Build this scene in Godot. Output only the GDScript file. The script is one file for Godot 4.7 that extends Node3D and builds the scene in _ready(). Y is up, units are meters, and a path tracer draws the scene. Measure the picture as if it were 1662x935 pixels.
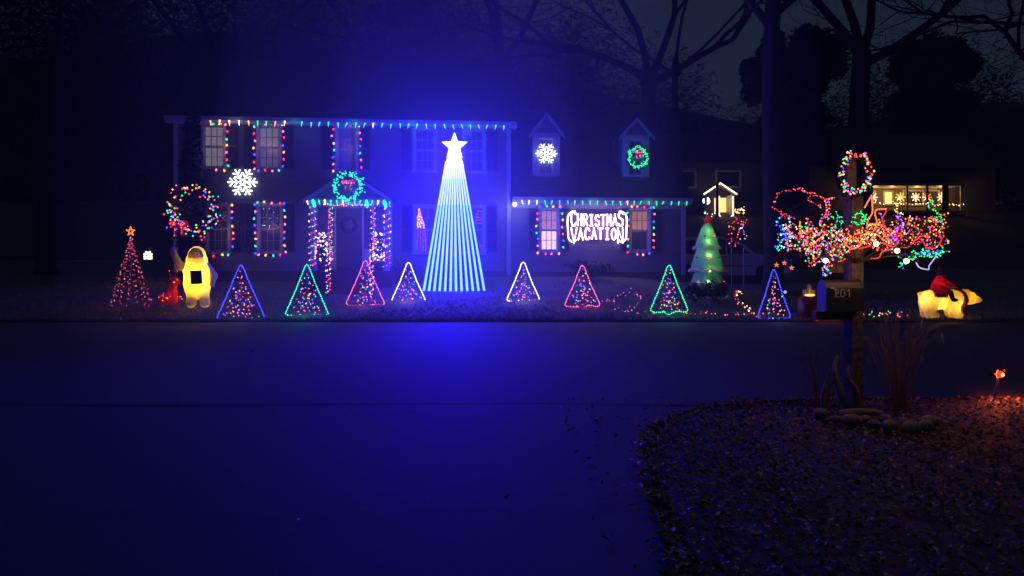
extends Node3D
# A suburban house dressed for the holidays, at dusk, seen from a drive across the street.

var M := {}
var R := RandomNumberGenerator.new()
var HX := Transform3D()          # the house's own axes: x along its front, y up, z towards the street


func _ready() -> void:
	R.seed = 11
	HX = Transform3D(Basis(Vector3.UP, deg_to_rad(5.69)), Vector3(-11.09, 0, -25.4))
	camera_and_air()
	materials()
	setting()
	house()
	neighbours()
	trees()
	car()
	light_tree()
	wire_trees()
	house_lights()
	sign_letters()
	snow_figure()
	fawn()
	cone_tree()
	inflatable_tree()
	bear_rider()
	lawn_lights()
	mailbox()
	mist()


func camera_and_air() -> void:
	var cam := Camera3D.new()
	cam.name = "camera"
	cam.projection = Camera3D.PROJECTION_FRUSTUM
	cam.near = 0.1
	cam.far = 900.0
	cam.size = 0.1 * 935.0 / 1255.0
	cam.frustum_offset = Vector2(0, -0.1 * 44.5 / 1255.0)
	cam.position = Vector3(0, 1.6, 0)
	add_child(cam)
	cam.current = true
	var e := Environment.new()
	e.background_mode = Environment.BG_SKY
	var sm := ProceduralSkyMaterial.new()
	sm.sky_top_color = Color(0.27, 0.335, 0.43)
	sm.sky_horizon_color = Color(0.30, 0.365, 0.45)
	sm.sky_curve = 0.2
	sm.ground_bottom_color = Color(0.05, 0.05, 0.06)
	sm.ground_horizon_color = Color(0.05, 0.05, 0.06)
	var nz := FastNoiseLite.new()
	nz.seed = 5
	nz.frequency = 0.012
	nz.fractal_octaves = 5
	var nt := NoiseTexture2D.new()
	nt.width = 1024
	nt.height = 512
	nt.seamless = true
	nt.noise = nz
	var ramp := Gradient.new()
	ramp.set_color(0, Color(0.0, 0.0, 0.0))
	ramp.set_color(1, Color(0.55, 0.6, 0.66))
	ramp.set_offset(0, 0.5)
	nt.color_ramp = ramp
	sm.sky_cover = nt
	var sky := Sky.new()
	sky.sky_material = sm
	e.sky = sky
	e.background_energy_multiplier = 0.17
	e.tonemap_mode = Environment.TONE_MAPPER_LINEAR
	e.tonemap_exposure = 1.0
	e.fog_enabled = true
	e.fog_density = 0.001
	e.fog_light_color = Color(0.9, 0.92, 1.0)
	e.volumetric_fog_enabled = true          # for the bank of mist round the light tree
	e.volumetric_fog_density = 0.0
	e.sdfgi_enabled = true
	e.ssao_enabled = true
	e.ssil_enabled = true
	var w := WorldEnvironment.new()
	w.name = "dusk_air"
	w.environment = e
	add_child(w)
	var sun := DirectionalLight3D.new()      # what is left of the dusk
	sun.name = "dusk_light"
	sun.light_energy = 0.004
	sun.light_color = Color(0.75, 0.82, 1.0)
	sun.light_angular_distance = 20.0
	sun.shadow_enabled = true
	sun.rotation_degrees = Vector3(-50, 200, 0)
	add_child(sun)


func mist() -> void:
	for q in [[3.8, 11.0, 0.018], [6.8, 15.0, 0.013], [10.5, 18.0, 0.006]]:
		var fm := FogMaterial.new()
		fm.density = q[2]
		fm.albedo = Color(0.95, 0.95, 1.0)
		var f := FogVolume.new()
		f.name = "mist"
		f.shape = RenderingServer.FOG_VOLUME_SHAPE_ELLIPSOID
		f.size = Vector3(q[0], q[1], q[0]) * 2.0
		f.material = fm
		f.position = Vector3(-1.8, 3.6, -23.4)
		f.set_meta("kind", "stuff")
		f.set_meta("label", "thin mist hanging round the light tree")
		f.set_meta("category", "mist")
		f.set_meta("group", "mist round the light tree")
		add_child(f, true)


# ------------------------------------------------------------------ helpers

class Surf:
	var v := PackedVector3Array()
	var n := PackedVector3Array()
	var t := PackedVector2Array()
	var i := PackedInt32Array()


class MB:
	var s := {}
	var c: Surf

	func _init(m: Material = null) -> void:
		use(m)

	func use(m: Material) -> MB:
		if not s.has(m):
			s[m] = Surf.new()
		c = s[m]
		return self

	func vert(p: Vector3, n: Vector3, uv := Vector2.ZERO) -> int:
		c.v.append(p)
		c.n.append(n)
		c.t.append(uv)
		return c.v.size() - 1

	func tri(a: int, b: int, d: int) -> void:
		var f := (c.v[b] - c.v[a]).cross(c.v[d] - c.v[a])
		if f.dot(c.n[a] + c.n[b] + c.n[d]) > 0.0:
			c.i.append_array(PackedInt32Array([a, d, b]))
		else:
			c.i.append_array(PackedInt32Array([a, b, d]))

	func quad(a: Vector3, b: Vector3, d: Vector3, e: Vector3, n := Vector3.ZERO) -> void:
		if n == Vector3.ZERO:
			n = (b - a).cross(d - a).normalized()
		var k := vert(a, n, Vector2(0, 0))
		vert(b, n, Vector2(1, 0))
		vert(d, n, Vector2(1, 1))
		vert(e, n, Vector2(0, 1))
		tri(k, k + 1, k + 2)
		tri(k, k + 2, k + 3)

	func box(at: Vector3, size: Vector3, b := Basis()) -> MB:
		var h := size * 0.5
		for ax in 3:
			for sg in [-1.0, 1.0]:
				var n := Vector3.ZERO
				n[ax] = sg
				var u := Vector3.ZERO
				u[(ax + 1) % 3] = h[(ax + 1) % 3]
				var w := Vector3.ZERO
				w[(ax + 2) % 3] = h[(ax + 2) % 3]
				var o: Vector3 = n * h[ax]
				quad(at + b * (o - u - w), at + b * (o + u - w), at + b * (o + u + w), at + b * (o - u + w), b * n)
		return self

	func span(lo: Vector3, hi: Vector3) -> MB:
		return box((lo + hi) * 0.5, (hi - lo).abs())

	func bar(a: Vector3, b: Vector3, ra: float, rb: float, k := 8, caps := true) -> MB:
		var d := (b - a).normalized()
		var x := d.cross(Vector3.UP if absf(d.y) < 0.9 else Vector3.RIGHT).normalized()
		var y := d.cross(x)
		var st := c.v.size()
		for q in k + 1:
			var an := TAU * q / k
			var n := x * cos(an) + y * sin(an)
			vert(a + n * ra, n, Vector2(float(q) / k, 0))
			vert(b + n * rb, n, Vector2(float(q) / k, 1))
		for q in k:
			var o := st + q * 2
			tri(o, o + 1, o + 3)
			tri(o, o + 3, o + 2)
		if caps:
			for side in 2:
				var p := a if side == 0 else b
				var r := ra if side == 0 else rb
				if r < 0.0005:
					continue
				var nn := -d if side == 0 else d
				var m := vert(p, nn)
				for q in k:
					var an := TAU * q / k
					vert(p + (x * cos(an) + y * sin(an)) * r, nn)
				for q in k:
					tri(m, m + 1 + q, m + 1 + (q + 1) % k)
		return self

	func tube(p: Array, r: float, k := 5, r_end := -1.0) -> MB:
		var st := c.v.size()
		var x := Vector3.ZERO
		for q in p.size():
			var d: Vector3 = (p[mini(q + 1, p.size() - 1)] - p[maxi(q - 1, 0)]).normalized()
			if x == Vector3.ZERO:
				x = d.cross(Vector3.UP if absf(d.y) < 0.9 else Vector3.RIGHT).normalized()
			x = (x - d * x.dot(d)).normalized()
			var y := d.cross(x)
			var rr := r if r_end < 0.0 else lerpf(r, r_end, float(q) / (p.size() - 1))
			for h in k + 1:
				var an := TAU * h / k
				var n := x * cos(an) + y * sin(an)
				vert(p[q] + n * rr, n, Vector2(float(h) / k, float(q) / (p.size() - 1)))
		for q in p.size() - 1:
			for h in k:
				var o := st + q * (k + 1) + h
				tri(o, o + 1, o + k + 2)
				tri(o, o + k + 2, o + k + 1)
		return self

	func oct(at: Vector3, r: float, tall := 1.0) -> MB:
		var st := c.v.size()
		for d in [Vector3.RIGHT, Vector3.UP, Vector3.BACK, Vector3.LEFT, Vector3.DOWN, Vector3.FORWARD]:
			vert(at + d * r * (tall if d.y != 0.0 else 1.0), d)
		for a in [0, 3]:
			for b in [1, 4]:
				for d in [2, 5]:
					tri(st + a, st + b, st + d)
		return self

	func ball(at: Vector3, r: Vector3, rings := 6, k := 10, b := Basis()) -> MB:
		var st := c.v.size()
		for q in rings + 1:
			var th := PI * q / rings
			for h in k + 1:
				var an := TAU * h / k
				var n := Vector3(sin(th) * cos(an), cos(th), sin(th) * sin(an))
				vert(at + b * (n * r), b * (n / r).normalized(), Vector2(float(h) / k, float(q) / rings))
		for q in rings:
			for h in k:
				var o := st + q * (k + 1) + h
				if q > 0:
					tri(o, o + 1, o + k + 2)
				if q < rings - 1:
					tri(o, o + k + 2, o + k + 1)
		return self

	func lathe(prof: Array, k := 16, at := Vector3.ZERO, wave := 0.0, waves := 0, half := TAU) -> MB:
		var st := c.v.size()
		for q in prof.size():
			var a: Vector2 = prof[maxi(q - 1, 0)]
			var b: Vector2 = prof[mini(q + 1, prof.size() - 1)]
			var tn := (b - a).normalized()
			for h in k + 1:
				var an := half * h / k
				var r: float = prof[q].x * (1.0 + wave * cos(an * waves))
				vert(at + Vector3(r * cos(an), prof[q].y, r * sin(an)), Vector3(-tn.y * -cos(an), -tn.x, tn.y * sin(an)).normalized() * 1.0, Vector2(float(h) / k, float(q) / (prof.size() - 1)))
		for q in prof.size() - 1:
			for h in k:
				var o := st + q * (k + 1) + h
				tri(o, o + 1, o + k + 2)
				tri(o, o + k + 2, o + k + 1)
		return self

	func plate(pts: PackedVector2Array, z0: float, z1: float, x := Transform3D()) -> MB:
		var ix := Geometry2D.triangulate_polygon(pts)
		for z in [z0, z1]:
			var n := x.basis * (Vector3.BACK if z == z1 else Vector3.FORWARD)
			var st := c.v.size()
			for p in pts:
				vert(x * Vector3(p.x, p.y, z), n.normalized(), p)
			for q in range(0, ix.size(), 3):
				tri(st + ix[q], st + ix[q + 1], st + ix[q + 2])
		var cw := 1.0 if Geometry2D.is_polygon_clockwise(pts) else -1.0
		for q in pts.size():
			var a := pts[q]
			var b := pts[(q + 1) % pts.size()]
			var nn := Vector3(-(b.y - a.y) * cw, (b.x - a.x) * cw, 0)
			if nn.length() < 1e-7:
				continue
			quad(x * Vector3(a.x, a.y, z0), x * Vector3(b.x, b.y, z0), x * Vector3(b.x, b.y, z1), x * Vector3(a.x, a.y, z1), (x.basis * nn).normalized())
		return self

	func done() -> ArrayMesh:
		var am := ArrayMesh.new()
		for m in s:
			var q: Surf = s[m]
			if q.i.is_empty():
				continue
			var a := []
			a.resize(Mesh.ARRAY_MAX)
			a[Mesh.ARRAY_VERTEX] = q.v
			a[Mesh.ARRAY_NORMAL] = q.n
			a[Mesh.ARRAY_TEX_UV] = q.t
			a[Mesh.ARRAY_INDEX] = q.i
			am.add_surface_from_arrays(Mesh.PRIMITIVE_TRIANGLES, a)
			am.surface_set_material(am.get_surface_count() - 1, m)
		return am


func lin(r: float, g: float, b: float) -> Color:
	return Color(r, g, b).linear_to_srgb()


func paint(r: float, g: float, b: float, rough := 0.8, metal := 0.0) -> StandardMaterial3D:
	var m := StandardMaterial3D.new()
	m.albedo_color = lin(r, g, b)
	m.roughness = rough
	m.metallic = metal
	return m


func glow(r: float, g: float, b: float) -> StandardMaterial3D:
	var m := StandardMaterial3D.new()
	var k := maxf(r, maxf(g, b))
	m.albedo_color = lin(0.3 * r / k + 0.02, 0.3 * g / k + 0.02, 0.3 * b / k + 0.02)
	m.roughness = 0.4
	m.emission_enabled = true
	m.emission = lin(r / k, g / k, b / k)
	m.emission_energy_multiplier = k
	return m


func thing(called: String, label: String, category: String, x := Transform3D(), group := "") -> Node3D:
	var o := Node3D.new()
	o.name = called
	add_child(o, true)
	o.transform = x
	return tag(o, label, category, group)


func tag(o: Node3D, label: String, category: String, group := "") -> Node3D:
	o.set_meta("label", label)
	o.set_meta("category", category)
	if group != "":
		o.set_meta("group", group)
	return o


func put(called: String, mesh: Variant, parent: Node = self, x := Transform3D(), stuff := false) -> MeshInstance3D:
	var o := MeshInstance3D.new()
	o.name = called
	o.mesh = mesh.done() if mesh is MB else mesh
	o.transform = x
	parent.add_child(o, true)
	if stuff:
		o.set_meta("kind", "stuff")
	return o


func solo(called: String, mesh: Variant, label: String, category: String, x := Transform3D(), group := "") -> MeshInstance3D:
	var o := put(called, mesh, self, x)
	tag(o, label, category, group)
	return o


func ground_piece(called: String, mesh: Variant) -> MeshInstance3D:
	var o := put(called, mesh)
	o.set_meta("kind", "structure")
	return o


func lamp(parent: Node, at: Vector3, e: float, col: Color, size := 0.05) -> void:
	var l := OmniLight3D.new()
	l.name = "glow"
	l.light_energy = e
	l.light_color = col
	l.light_size = size
	l.omni_range = 40.0
	l.omni_attenuation = 2.0
	l.shadow_enabled = true
	parent.add_child(l, true)
	l.position = at


func gy(x: float, z: float) -> float:          # height of the ground
	var s := lerpf(0.17, 0.115, smoothstep(2.0, 9.0, x))
	var d := clampf(-20.3 - z, 0.0, 80.0)
	var h := s * minf(d, 6.2) + 0.02 * maxf(0.0, d - 6.2)
	if z < -29.0:
		h += minf(0.23 * (-29.0 - z), 3.4 + 0.015 * (-29.0 - z))
	return h


func noise_map(f: float, lo: float, hi: float, seed_: int, normal := false, oct := 4) -> NoiseTexture2D:
	var n := FastNoiseLite.new()
	n.seed = seed_
	n.frequency = f
	n.fractal_octaves = oct
	var t := NoiseTexture2D.new()
	t.width = 512
	t.height = 512
	t.seamless = true
	t.noise = n
	if normal:
		t.as_normal_map = true
		t.bump_strength = 6.0
	else:
		var g := Gradient.new()
		g.set_color(0, Color(lo, lo, lo))
		g.set_color(1, Color(hi, hi, hi))
		t.color_ramp = g
	return t


func rough_up(m: StandardMaterial3D, f: float, lo: float, hi: float, scale_: float, bump := 0.0, sd := 1) -> StandardMaterial3D:
	m.albedo_texture = noise_map(f, lo, hi, sd)
	m.uv1_triplanar = true
	m.uv1_world_triplanar = true
	m.uv1_scale = Vector3.ONE * scale_
	if bump > 0.0:
		m.normal_enabled = true
		m.normal_texture = noise_map(f * 1.7, 0, 1, sd + 7, true)
		m.normal_scale = bump
	return m


func cloth(r: float, g: float, b: float, through: Color) -> StandardMaterial3D:
	var m := paint(r, g, b, 0.6)
	m.backlight_enabled = true
	m.backlight = through
	return m


func materials() -> void:
	M.asphalt = rough_up(paint(0.065, 0.062, 0.066, 0.82), 0.3, 0.4, 1.0, 0.7, 0.2, 3)
	M.asphalt_drive = rough_up(paint(0.06, 0.057, 0.06, 0.82), 0.3, 0.4, 1.0, 0.63, 0.2, 9)
	M.seam = paint(0.055, 0.053, 0.056, 0.88)
	M.grass = rough_up(paint(0.22, 0.2, 0.14, 0.95), 0.05, 0.5, 1.0, 0.6, 0.8, 4)
	M.blade = paint(0.26, 0.23, 0.15, 0.7)
	M.soil = rough_up(paint(0.07, 0.042, 0.032, 0.95), 0.06, 0.4, 1.0, 0.9, 1.0, 5)
	M.leaf_a = paint(0.24, 0.115, 0.07, 0.6)
	M.leaf_b = paint(0.16, 0.07, 0.05, 0.65)
	M.leaf_c = paint(0.3, 0.19, 0.12, 0.5)
	M.siding = rough_up(paint(0.15, 0.14, 0.155, 0.65), 0.02, 0.8, 1.0, 0.7, 0.0, 6)
	M.trim = paint(0.32, 0.32, 0.33, 0.5)
	M.shutter = paint(0.02, 0.02, 0.024, 0.45)
	M.brick = rough_up(paint(0.14, 0.07, 0.055, 0.85), 0.05, 0.6, 1.0, 1.0, 0.6, 8)
	M.roof = rough_up(paint(0.04, 0.04, 0.042, 0.95), 0.06, 0.5, 1.0, 0.8, 0.8, 2)
	M.door = paint(0.03, 0.028, 0.035, 0.4)
	M.room = paint(0.03, 0.03, 0.035, 0.9)
	M.curtain = paint(0.25, 0.24, 0.28, 0.9)
	M.metal = paint(0.25, 0.25, 0.26, 0.35, 0.9)
	M.wire = paint(0.012, 0.02, 0.014, 0.5)
	M.black = paint(0.012, 0.012, 0.013, 0.4)
	M.bark = rough_up(paint(0.06, 0.048, 0.04, 0.95), 0.04, 0.4, 1.0, 0.8, 1.0, 12)
	M.twig = paint(0.05, 0.042, 0.036, 0.95)
	M.needle = paint(0.022, 0.035, 0.018, 0.7)
	M.needle_b = paint(0.03, 0.045, 0.022, 0.7)
	M.wood_mass = paint(0.025, 0.026, 0.02, 0.95)
	M.bush = paint(0.05, 0.06, 0.035, 0.6)
	M.post = rough_up(paint(0.24, 0.17, 0.11, 0.8), 0.02, 0.5, 1.0, 1.5, 0.5, 14)
	M.driftwood = rough_up(paint(0.4, 0.32, 0.25, 0.85), 0.03, 0.5, 1.0, 2.5, 0.8, 15)
	M.stone = rough_up(paint(0.34, 0.28, 0.26, 0.85), 0.02, 0.55, 1.0, 3.0, 0.8, 16)
	M.straw = paint(0.2, 0.15, 0.09, 0.8)
	M.mailbox = paint(0.02, 0.022, 0.03, 0.35)
	M.plate = paint(0.35, 0.35, 0.36, 0.5)
	M.car = paint(0.34, 0.32, 0.33, 0.35, 0.3)
	M.tyre = paint(0.015, 0.015, 0.015, 0.8)
	M.chrome = paint(0.5, 0.5, 0.52, 0.15, 1.0)
	M.car_glass = paint(0.01, 0.01, 0.012, 0.08)
	var gl := StandardMaterial3D.new()
	gl.transparency = BaseMaterial3D.TRANSPARENCY_ALPHA
	gl.albedo_color = Color(0.8, 0.85, 0.9, 0.06)
	gl.roughness = 0.03
	gl.metallic_specular = 0.3
	M.glass = gl
	M.terracotta = paint(0.1, 0.08, 0.1, 0.7)
	M.red_cloth = cloth(0.5, 0.02, 0.02, Color(0.6, 0.08, 0.06))
	M.red_tinsel = cloth(0.45, 0.04, 0.03, Color(0.9, 0.16, 0.1))
	M.white_cloth = cloth(0.3, 0.28, 0.22, Color(1, 0.93, 0.8))
	M.thin_cloth = cloth(0.4, 0.36, 0.4, Color(0.3, 0.22, 0.18))
	M.green_cloth = cloth(0.2, 0.42, 0.3, Color(0.5, 0.95, 0.66))
	M.hem_cloth = cloth(0.75, 0.72, 0.65, Color(1, 0.95, 0.85))
	M.pink_skin = paint(0.5, 0.26, 0.2, 0.6)
	M.red_box = rough_up(paint(0.25, 0.02, 0.02, 0.5), 0.04, 0.6, 1.0, 2.0, 0.0, 19)
	M.neighbour = paint(0.05, 0.045, 0.045, 0.8)
	M.neighbour_b = paint(0.16, 0.12, 0.085, 0.8)
	# glowing things
	M.red = glow(2.6, 0.11, 0.13)
	M.green = glow(0.08, 2.2, 0.45)
	M.teal = glow(0.05, 1.8, 1.3)
	M.mint = glow(0.1, 2.6, 1.1)
	M.blue = glow(0.2, 0.22, 4.5)
	M.amber = glow(3.2, 1.25, 0.18)
	M.pink = glow(2.6, 0.45, 1.0)
	M.white = glow(3.4, 3.2, 3.6)
	M.warm = glow(4.0, 2.9, 1.5)
	M.purple = glow(1.1, 0.3, 4.2)
	M.orange = glow(2.8, 0.42, 0.1)
	M.faint = glow(0.45, 0.35, 0.45)
	M.dim_red = glow(0.7, 0.05, 0.07)
	M.rope_red = glow(1.0, 0.03, 0.07)
	M.rope_orange = glow(1.6, 0.3, 0.1)
	M.rope_green = glow(0.01, 0.42, 0.16)
	M.rope_teal = glow(0.03, 0.7, 0.6)
	M.rope_blue = glow(0.02, 0.02, 0.5)
	M.rope_white = glow(1.4, 1.2, 1.35)
	M.rope_pink = glow(1.7, 0.22, 0.5)
	M.rope_lilac = glow(0.5, 0.42, 0.9)
	M.flake = glow(3.2, 3.4, 3.3)
	M.sign_glow = glow(4.6, 3.7, 4.6)
	M.star = glow(2.3, 2.3, 6.0)
	M.strip = glow(0.42, 1.1, 8.0)
	M.strip_white = glow(1.1, 1.3, 11.0)
	M.strip_mid = glow(0.75, 1.25, 9.0)
	M.sign_board = paint(0.12, 0.045, 0.13, 0.8)
	M.globe = glow(5.0, 4.3, 2.2)
	M.flood = glow(5.0, 5.2, 6.0)
	M.ember = glow(6.0, 1.3, 0.2)
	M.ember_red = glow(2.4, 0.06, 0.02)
	M.blind_grey = glow(0.15, 0.135, 0.15)
	M.blind_dim = glow(0.07, 0.065, 0.11)
	M.blind_tan = glow(0.5, 0.25, 0.3)
	M.blind_bright = glow(1.5, 1.0, 1.0)
	M.blind_orange = glow(0.42, 0.17, 0.1)
	M.porch_warm = glow(1.6, 1.0, 0.3)
	M.multi = [M.red, M.blue, M.teal, M.amber, M.pink, M.red, M.green]
	M.cnine = [M.red, M.blue, M.teal, M.amber, M.pink]
	M.warmish = [M.red, M.orange, M.amber, M.warm, M.red, M.pink]
	M.reds = [M.red, M.dim_red, M.red, M.pink]
	M.redwhite = [M.rope_red, M.dim_red, M.dim_red, M.rope_pink, M.dim_red, M.faint]


# ------------------------------------------------------------------ the setting

func sheet(called: String, m: Material, x0: float, x1: float, z0: float, z1: float, nx: int, nz: int, f: Callable) -> void:
	var g := MB.new(m)
	for i in nx + 1:
		for j in nz + 1:
			var x := lerpf(x0, x1, float(i) / nx)
			var z := lerpf(z0, z1, float(j) / nz)
			var y: float = f.call(x, z)
			var n := Vector3(y - f.call(x + 0.1, z), 0.1, y - f.call(x, z + 0.1)).normalized()
			g.vert(Vector3(x, y, z), n, Vector2(x, z))
	for i in nx:
		for j in nz:
			var o := i * (nz + 1) + j
			g.tri(o, o + 1, o + nz + 2)
			g.tri(o, o + nz + 2, o + nz + 1)
	ground_piece(called, g)


const ISLAND := [Vector2(30, -8.95), Vector2(8, -8.9), Vector2(3.75, -8.9), Vector2(2.6, -8.7), Vector2(1.87, -8.2), Vector2(1.38, -7.4), Vector2(1.16, -6.65), Vector2(1.02, -5.47), Vector2(0.99, -4.82), Vector2(0.94, -4.21), Vector2(0.88, -3.74), Vector2(0.73, -2.97), Vector2(0.6, -1.5), Vector2(0.5, 1.5), Vector2(30, 1.5)]


func setting() -> void:
	# one sheet to the horizon, then what is laid on it
	var g := MB.new(M.grass)
	g.quad(Vector3(-400, -0.06, 120), Vector3(400, -0.06, 120), Vector3(400, -0.06, -400), Vector3(-400, -0.06, -400), Vector3.UP)
	ground_piece("ground", g)
	sheet("road", M.asphalt, -90, 90, -8.66, -20.1, 60, 8, func(x, z): return 0.012 - 0.0022 * absf(z + 14.4) + 0.0 * x)
	sheet("driveway", M.asphalt_drive, -60, 60, 8, -8.6, 60, 12, func(x, z): return -0.006 + 0.004 * sin(x * 0.9 + z * 0.5))
	var se := MB.new(M.seam)
	se.quad(Vector3(-90, -0.003, -8.59), Vector3(90, -0.003, -8.59), Vector3(90, -0.003, -8.67), Vector3(-90, -0.003, -8.67), Vector3.UP)
	ground_piece("gutter", se)
	var ed := MB.new(M.asphalt)
	ed.span(Vector3(-90, -0.06, -20.32), Vector3(90, 0.015, -20.12))
	ground_piece("kerb", ed)
	sheet("hillside", M.wood_mass, -130, 130, -31, -125, 120, 60, func(x, z): return gy(x, z) + 0.0 * x)
	sheet("lawn", M.grass, -60, 60, -20.3, -31, 160, 22, func(x, z): return gy(x, z) + 0.03 * sin(x * 2.3 + z) * sin(z * 1.7 - x * 0.6))
	var cr := MB.new(M.seam)                     # old cracks in the drive
	for path in [[Vector3(-2.7, 0, -4.98), Vector3(-1.6, 0, -4.87), Vector3(-0.9, 0, -4.95), Vector3(0.1, 0, -5.05), Vector3(0.95, 0, -5.15)], [Vector3(-9, 0, -12.2), Vector3(-5, 0, -12.0), Vector3(-1, 0, -12.15), Vector3(4, 0, -11.9), Vector3(11, 0, -12.1)], [Vector3(-12, 0, -15.9), Vector3(-4, 0, -15.7), Vector3(6, 0, -15.9)]]:
		for k in path.size() - 1:
			var n := int((path[k + 1] - path[k]).length() / 0.12)
			for q in n:
				var a: Vector3 = path[k].lerp(path[k + 1], float(q) / n) + Vector3(0, 0.018, R.randf_range(-0.012, 0.012))
				var b: Vector3 = path[k].lerp(path[k + 1], float(q + 1) / n) + Vector3(0, 0.018, 0)
				cr.quad(a, b, b + Vector3(0, 0, 0.012), a + Vector3(0, 0, 0.014), Vector3.UP)
	ground_piece("road_crack_line", cr)
	sheet("wooded_hill", M.wood_mass, -170, 170, -88, -118, 60, 6, func(x, z): return (28.0 - 10.0 * smoothstep(-12.0, 20.0, x) + 2.0 * sin(x * 0.11)) * smoothstep(-86.0, -112.0, z) + gy(x, z) - 2.0)
	# the leaf-strewn bed on this side of the street
	var isl := MB.new(M.soil)
	var pts := PackedVector2Array()
	for k in ISLAND.size():                        # a ragged edge
		var a: Vector2 = ISLAND[k]
		var b: Vector2 = ISLAND[(k + 1) % ISLAND.size()]
		var n := 14 if k < 12 else 1
		for q in n:
			var p := a.lerp(b, float(q) / n) + (Vector2(R.randfn(), R.randfn()) * 0.022 if n > 1 else Vector2.ZERO)
			pts.append(Vector2(p.x, -p.y))
	isl.plate(pts, 0.0, 0.018, Transform3D(Basis(Vector3.RIGHT, Vector3(0, 0, -1), Vector3.UP), Vector3.ZERO))
	var bed := ground_piece("planting_bed_ground", isl)
	var near_leaf := [leaf_mesh(M.leaf_a), leaf_mesh(M.leaf_b), leaf_mesh(M.leaf_c)]
	var laid := 0
	while laid < 240:
		var p := Vector2(R.randf_range(0.7, 3.6), R.randf_range(-6.0, -3.2))
		if inside(p.x, p.y):
			var b := Basis(Vector3(R.randfn() * 0.2, 1.0, R.randfn() * 0.2).normalized(), R.randf() * TAU).rotated(Vector3.RIGHT, R.randfn() * 0.2 + 0.1).scaled(Vector3.ONE * R.randf_range(0.022, 0.034))
			put("leaf", near_leaf[laid % 3], bed, Transform3D(b, Vector3(p.x, 0.036 + R.randf() * 0.01, p.y)))
			laid += 1
	fallen_leaves()
	grass_blades()
	woods()


func inside(x: float, z: float) -> bool:
	var pts := PackedVector2Array(ISLAND)
	return Geometry2D.is_point_in_polygon(Vector2(x, z), pts)


func leaf_mesh(m: Material) -> ArrayMesh:
	var l := MB.new(m)
	var rim := [Vector3(0, 0, -1), Vector3(0.45, 0.25, -0.55), Vector3(0.85, 0.3, -0.5), Vector3(0.5, 0.12, 0.0), Vector3(0.6, 0.3, 0.5), Vector3(0, 0.05, 1.0), Vector3(-0.55, 0.25, 0.45), Vector3(-0.45, 0.1, 0.0), Vector3(-0.8, 0.35, -0.45), Vector3(-0.4, 0.2, -0.5)]
	for k in rim.size():
		var a := l.vert(Vector3(0, 0.02, 0), Vector3.UP)
		var b: Vector3 = rim[k]
		var d: Vector3 = rim[(k + 1) % rim.size()]
		var n := (b - Vector3(0, 0.02, 0)).cross(d - Vector3(0, 0.02, 0)).normalized()
		n = n if n.y > 0 else -n
		l.c.n[a] = n
		l.vert(b, n)
		l.vert(d, n)
		l.tri(a, a + 1, a + 2)
	return l.done()


func scatter(called: String, label: String, category: String, mesh: Mesh, xf: Array) -> void:
	var mm := MultiMesh.new()
	mm.transform_format = MultiMesh.TRANSFORM_3D
	mm.mesh = mesh
	mm.instance_count = xf.size()
	for k in xf.size():
		mm.set_instance_transform(k, xf[k])
	var o := MultiMeshInstance3D.new()
	o.name = called
	o.multimesh = mm
	o.set_meta("kind", "stuff")
	add_child(o, true)
	tag(o, label, category)


func fallen_leaves() -> void:
	var sets := [[], [], []]
	for k in 34000:
		var z := -R.randf() * 9.0
		if R.randf() < 0.25:
			z = -R.randf_range(2.0, 9.0)
		var x := 0.45 + pow(R.randf(), 1.3) * 11.0
		if not inside(x, z):
			if R.randf() > 0.05 or x < 0.5:
				continue
		var s := R.randf_range(0.011, 0.029)
		var b := Basis(Vector3(R.randfn() * 0.25, 1.0, R.randfn() * 0.25).normalized(), R.randf() * TAU).rotated(Vector3.RIGHT, R.randfn() * 0.3).rotated(Vector3.BACK, R.randfn() * 0.3).scaled(Vector3(s, s, s))
		var y := 0.022 + R.randf() * 0.012 if inside(x, z) else 0.014
		sets[k % 3].append(Transform3D(b, Vector3(x, y, z)))
	for k in 500:                                  # drifted against the bed's edge
		var q := R.randi_range(2, ISLAND.size() - 4)
		var p: Vector2 = ISLAND[q].lerp(ISLAND[q + 1], R.randf())
		var s := R.randf_range(0.015, 0.04)
		var b := Basis(Vector3(R.randfn() * 0.4, 1.0, R.randfn() * 0.4).normalized(), R.randf() * TAU).scaled(Vector3(s, s, s))
		sets[2].append(Transform3D(b, Vector3(p.x - absf(R.randfn()) * 0.07, 0.016, p.y + R.randfn() * 0.04)))
	for k in 60:                                  # a few blown over the drive and the street
		var s := R.randf_range(0.012, 0.025)
		var b := Basis(Vector3(R.randfn() * 0.3, 1, R.randfn() * 0.3).normalized(), R.randf() * TAU).scaled(Vector3(s, s, s))
		sets[2].append(Transform3D(b, Vector3(R.randf_range(-6, 2.5), 0.025, R.randf_range(-16, -2.6))))
	scatter("fallen_leaves", "reddish brown fallen leaves strewn over the planting bed", "leaves", leaf_mesh(M.leaf_a), sets[0])
	scatter("fallen_leaves", "darkest brown fallen leaves mixed into the planting bed", "leaves", leaf_mesh(M.leaf_b), sets[1])
	scatter("fallen_leaves", "pale tan leaves on the bed, its edge and the drive", "leaves", leaf_mesh(M.leaf_c), sets[2])


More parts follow.
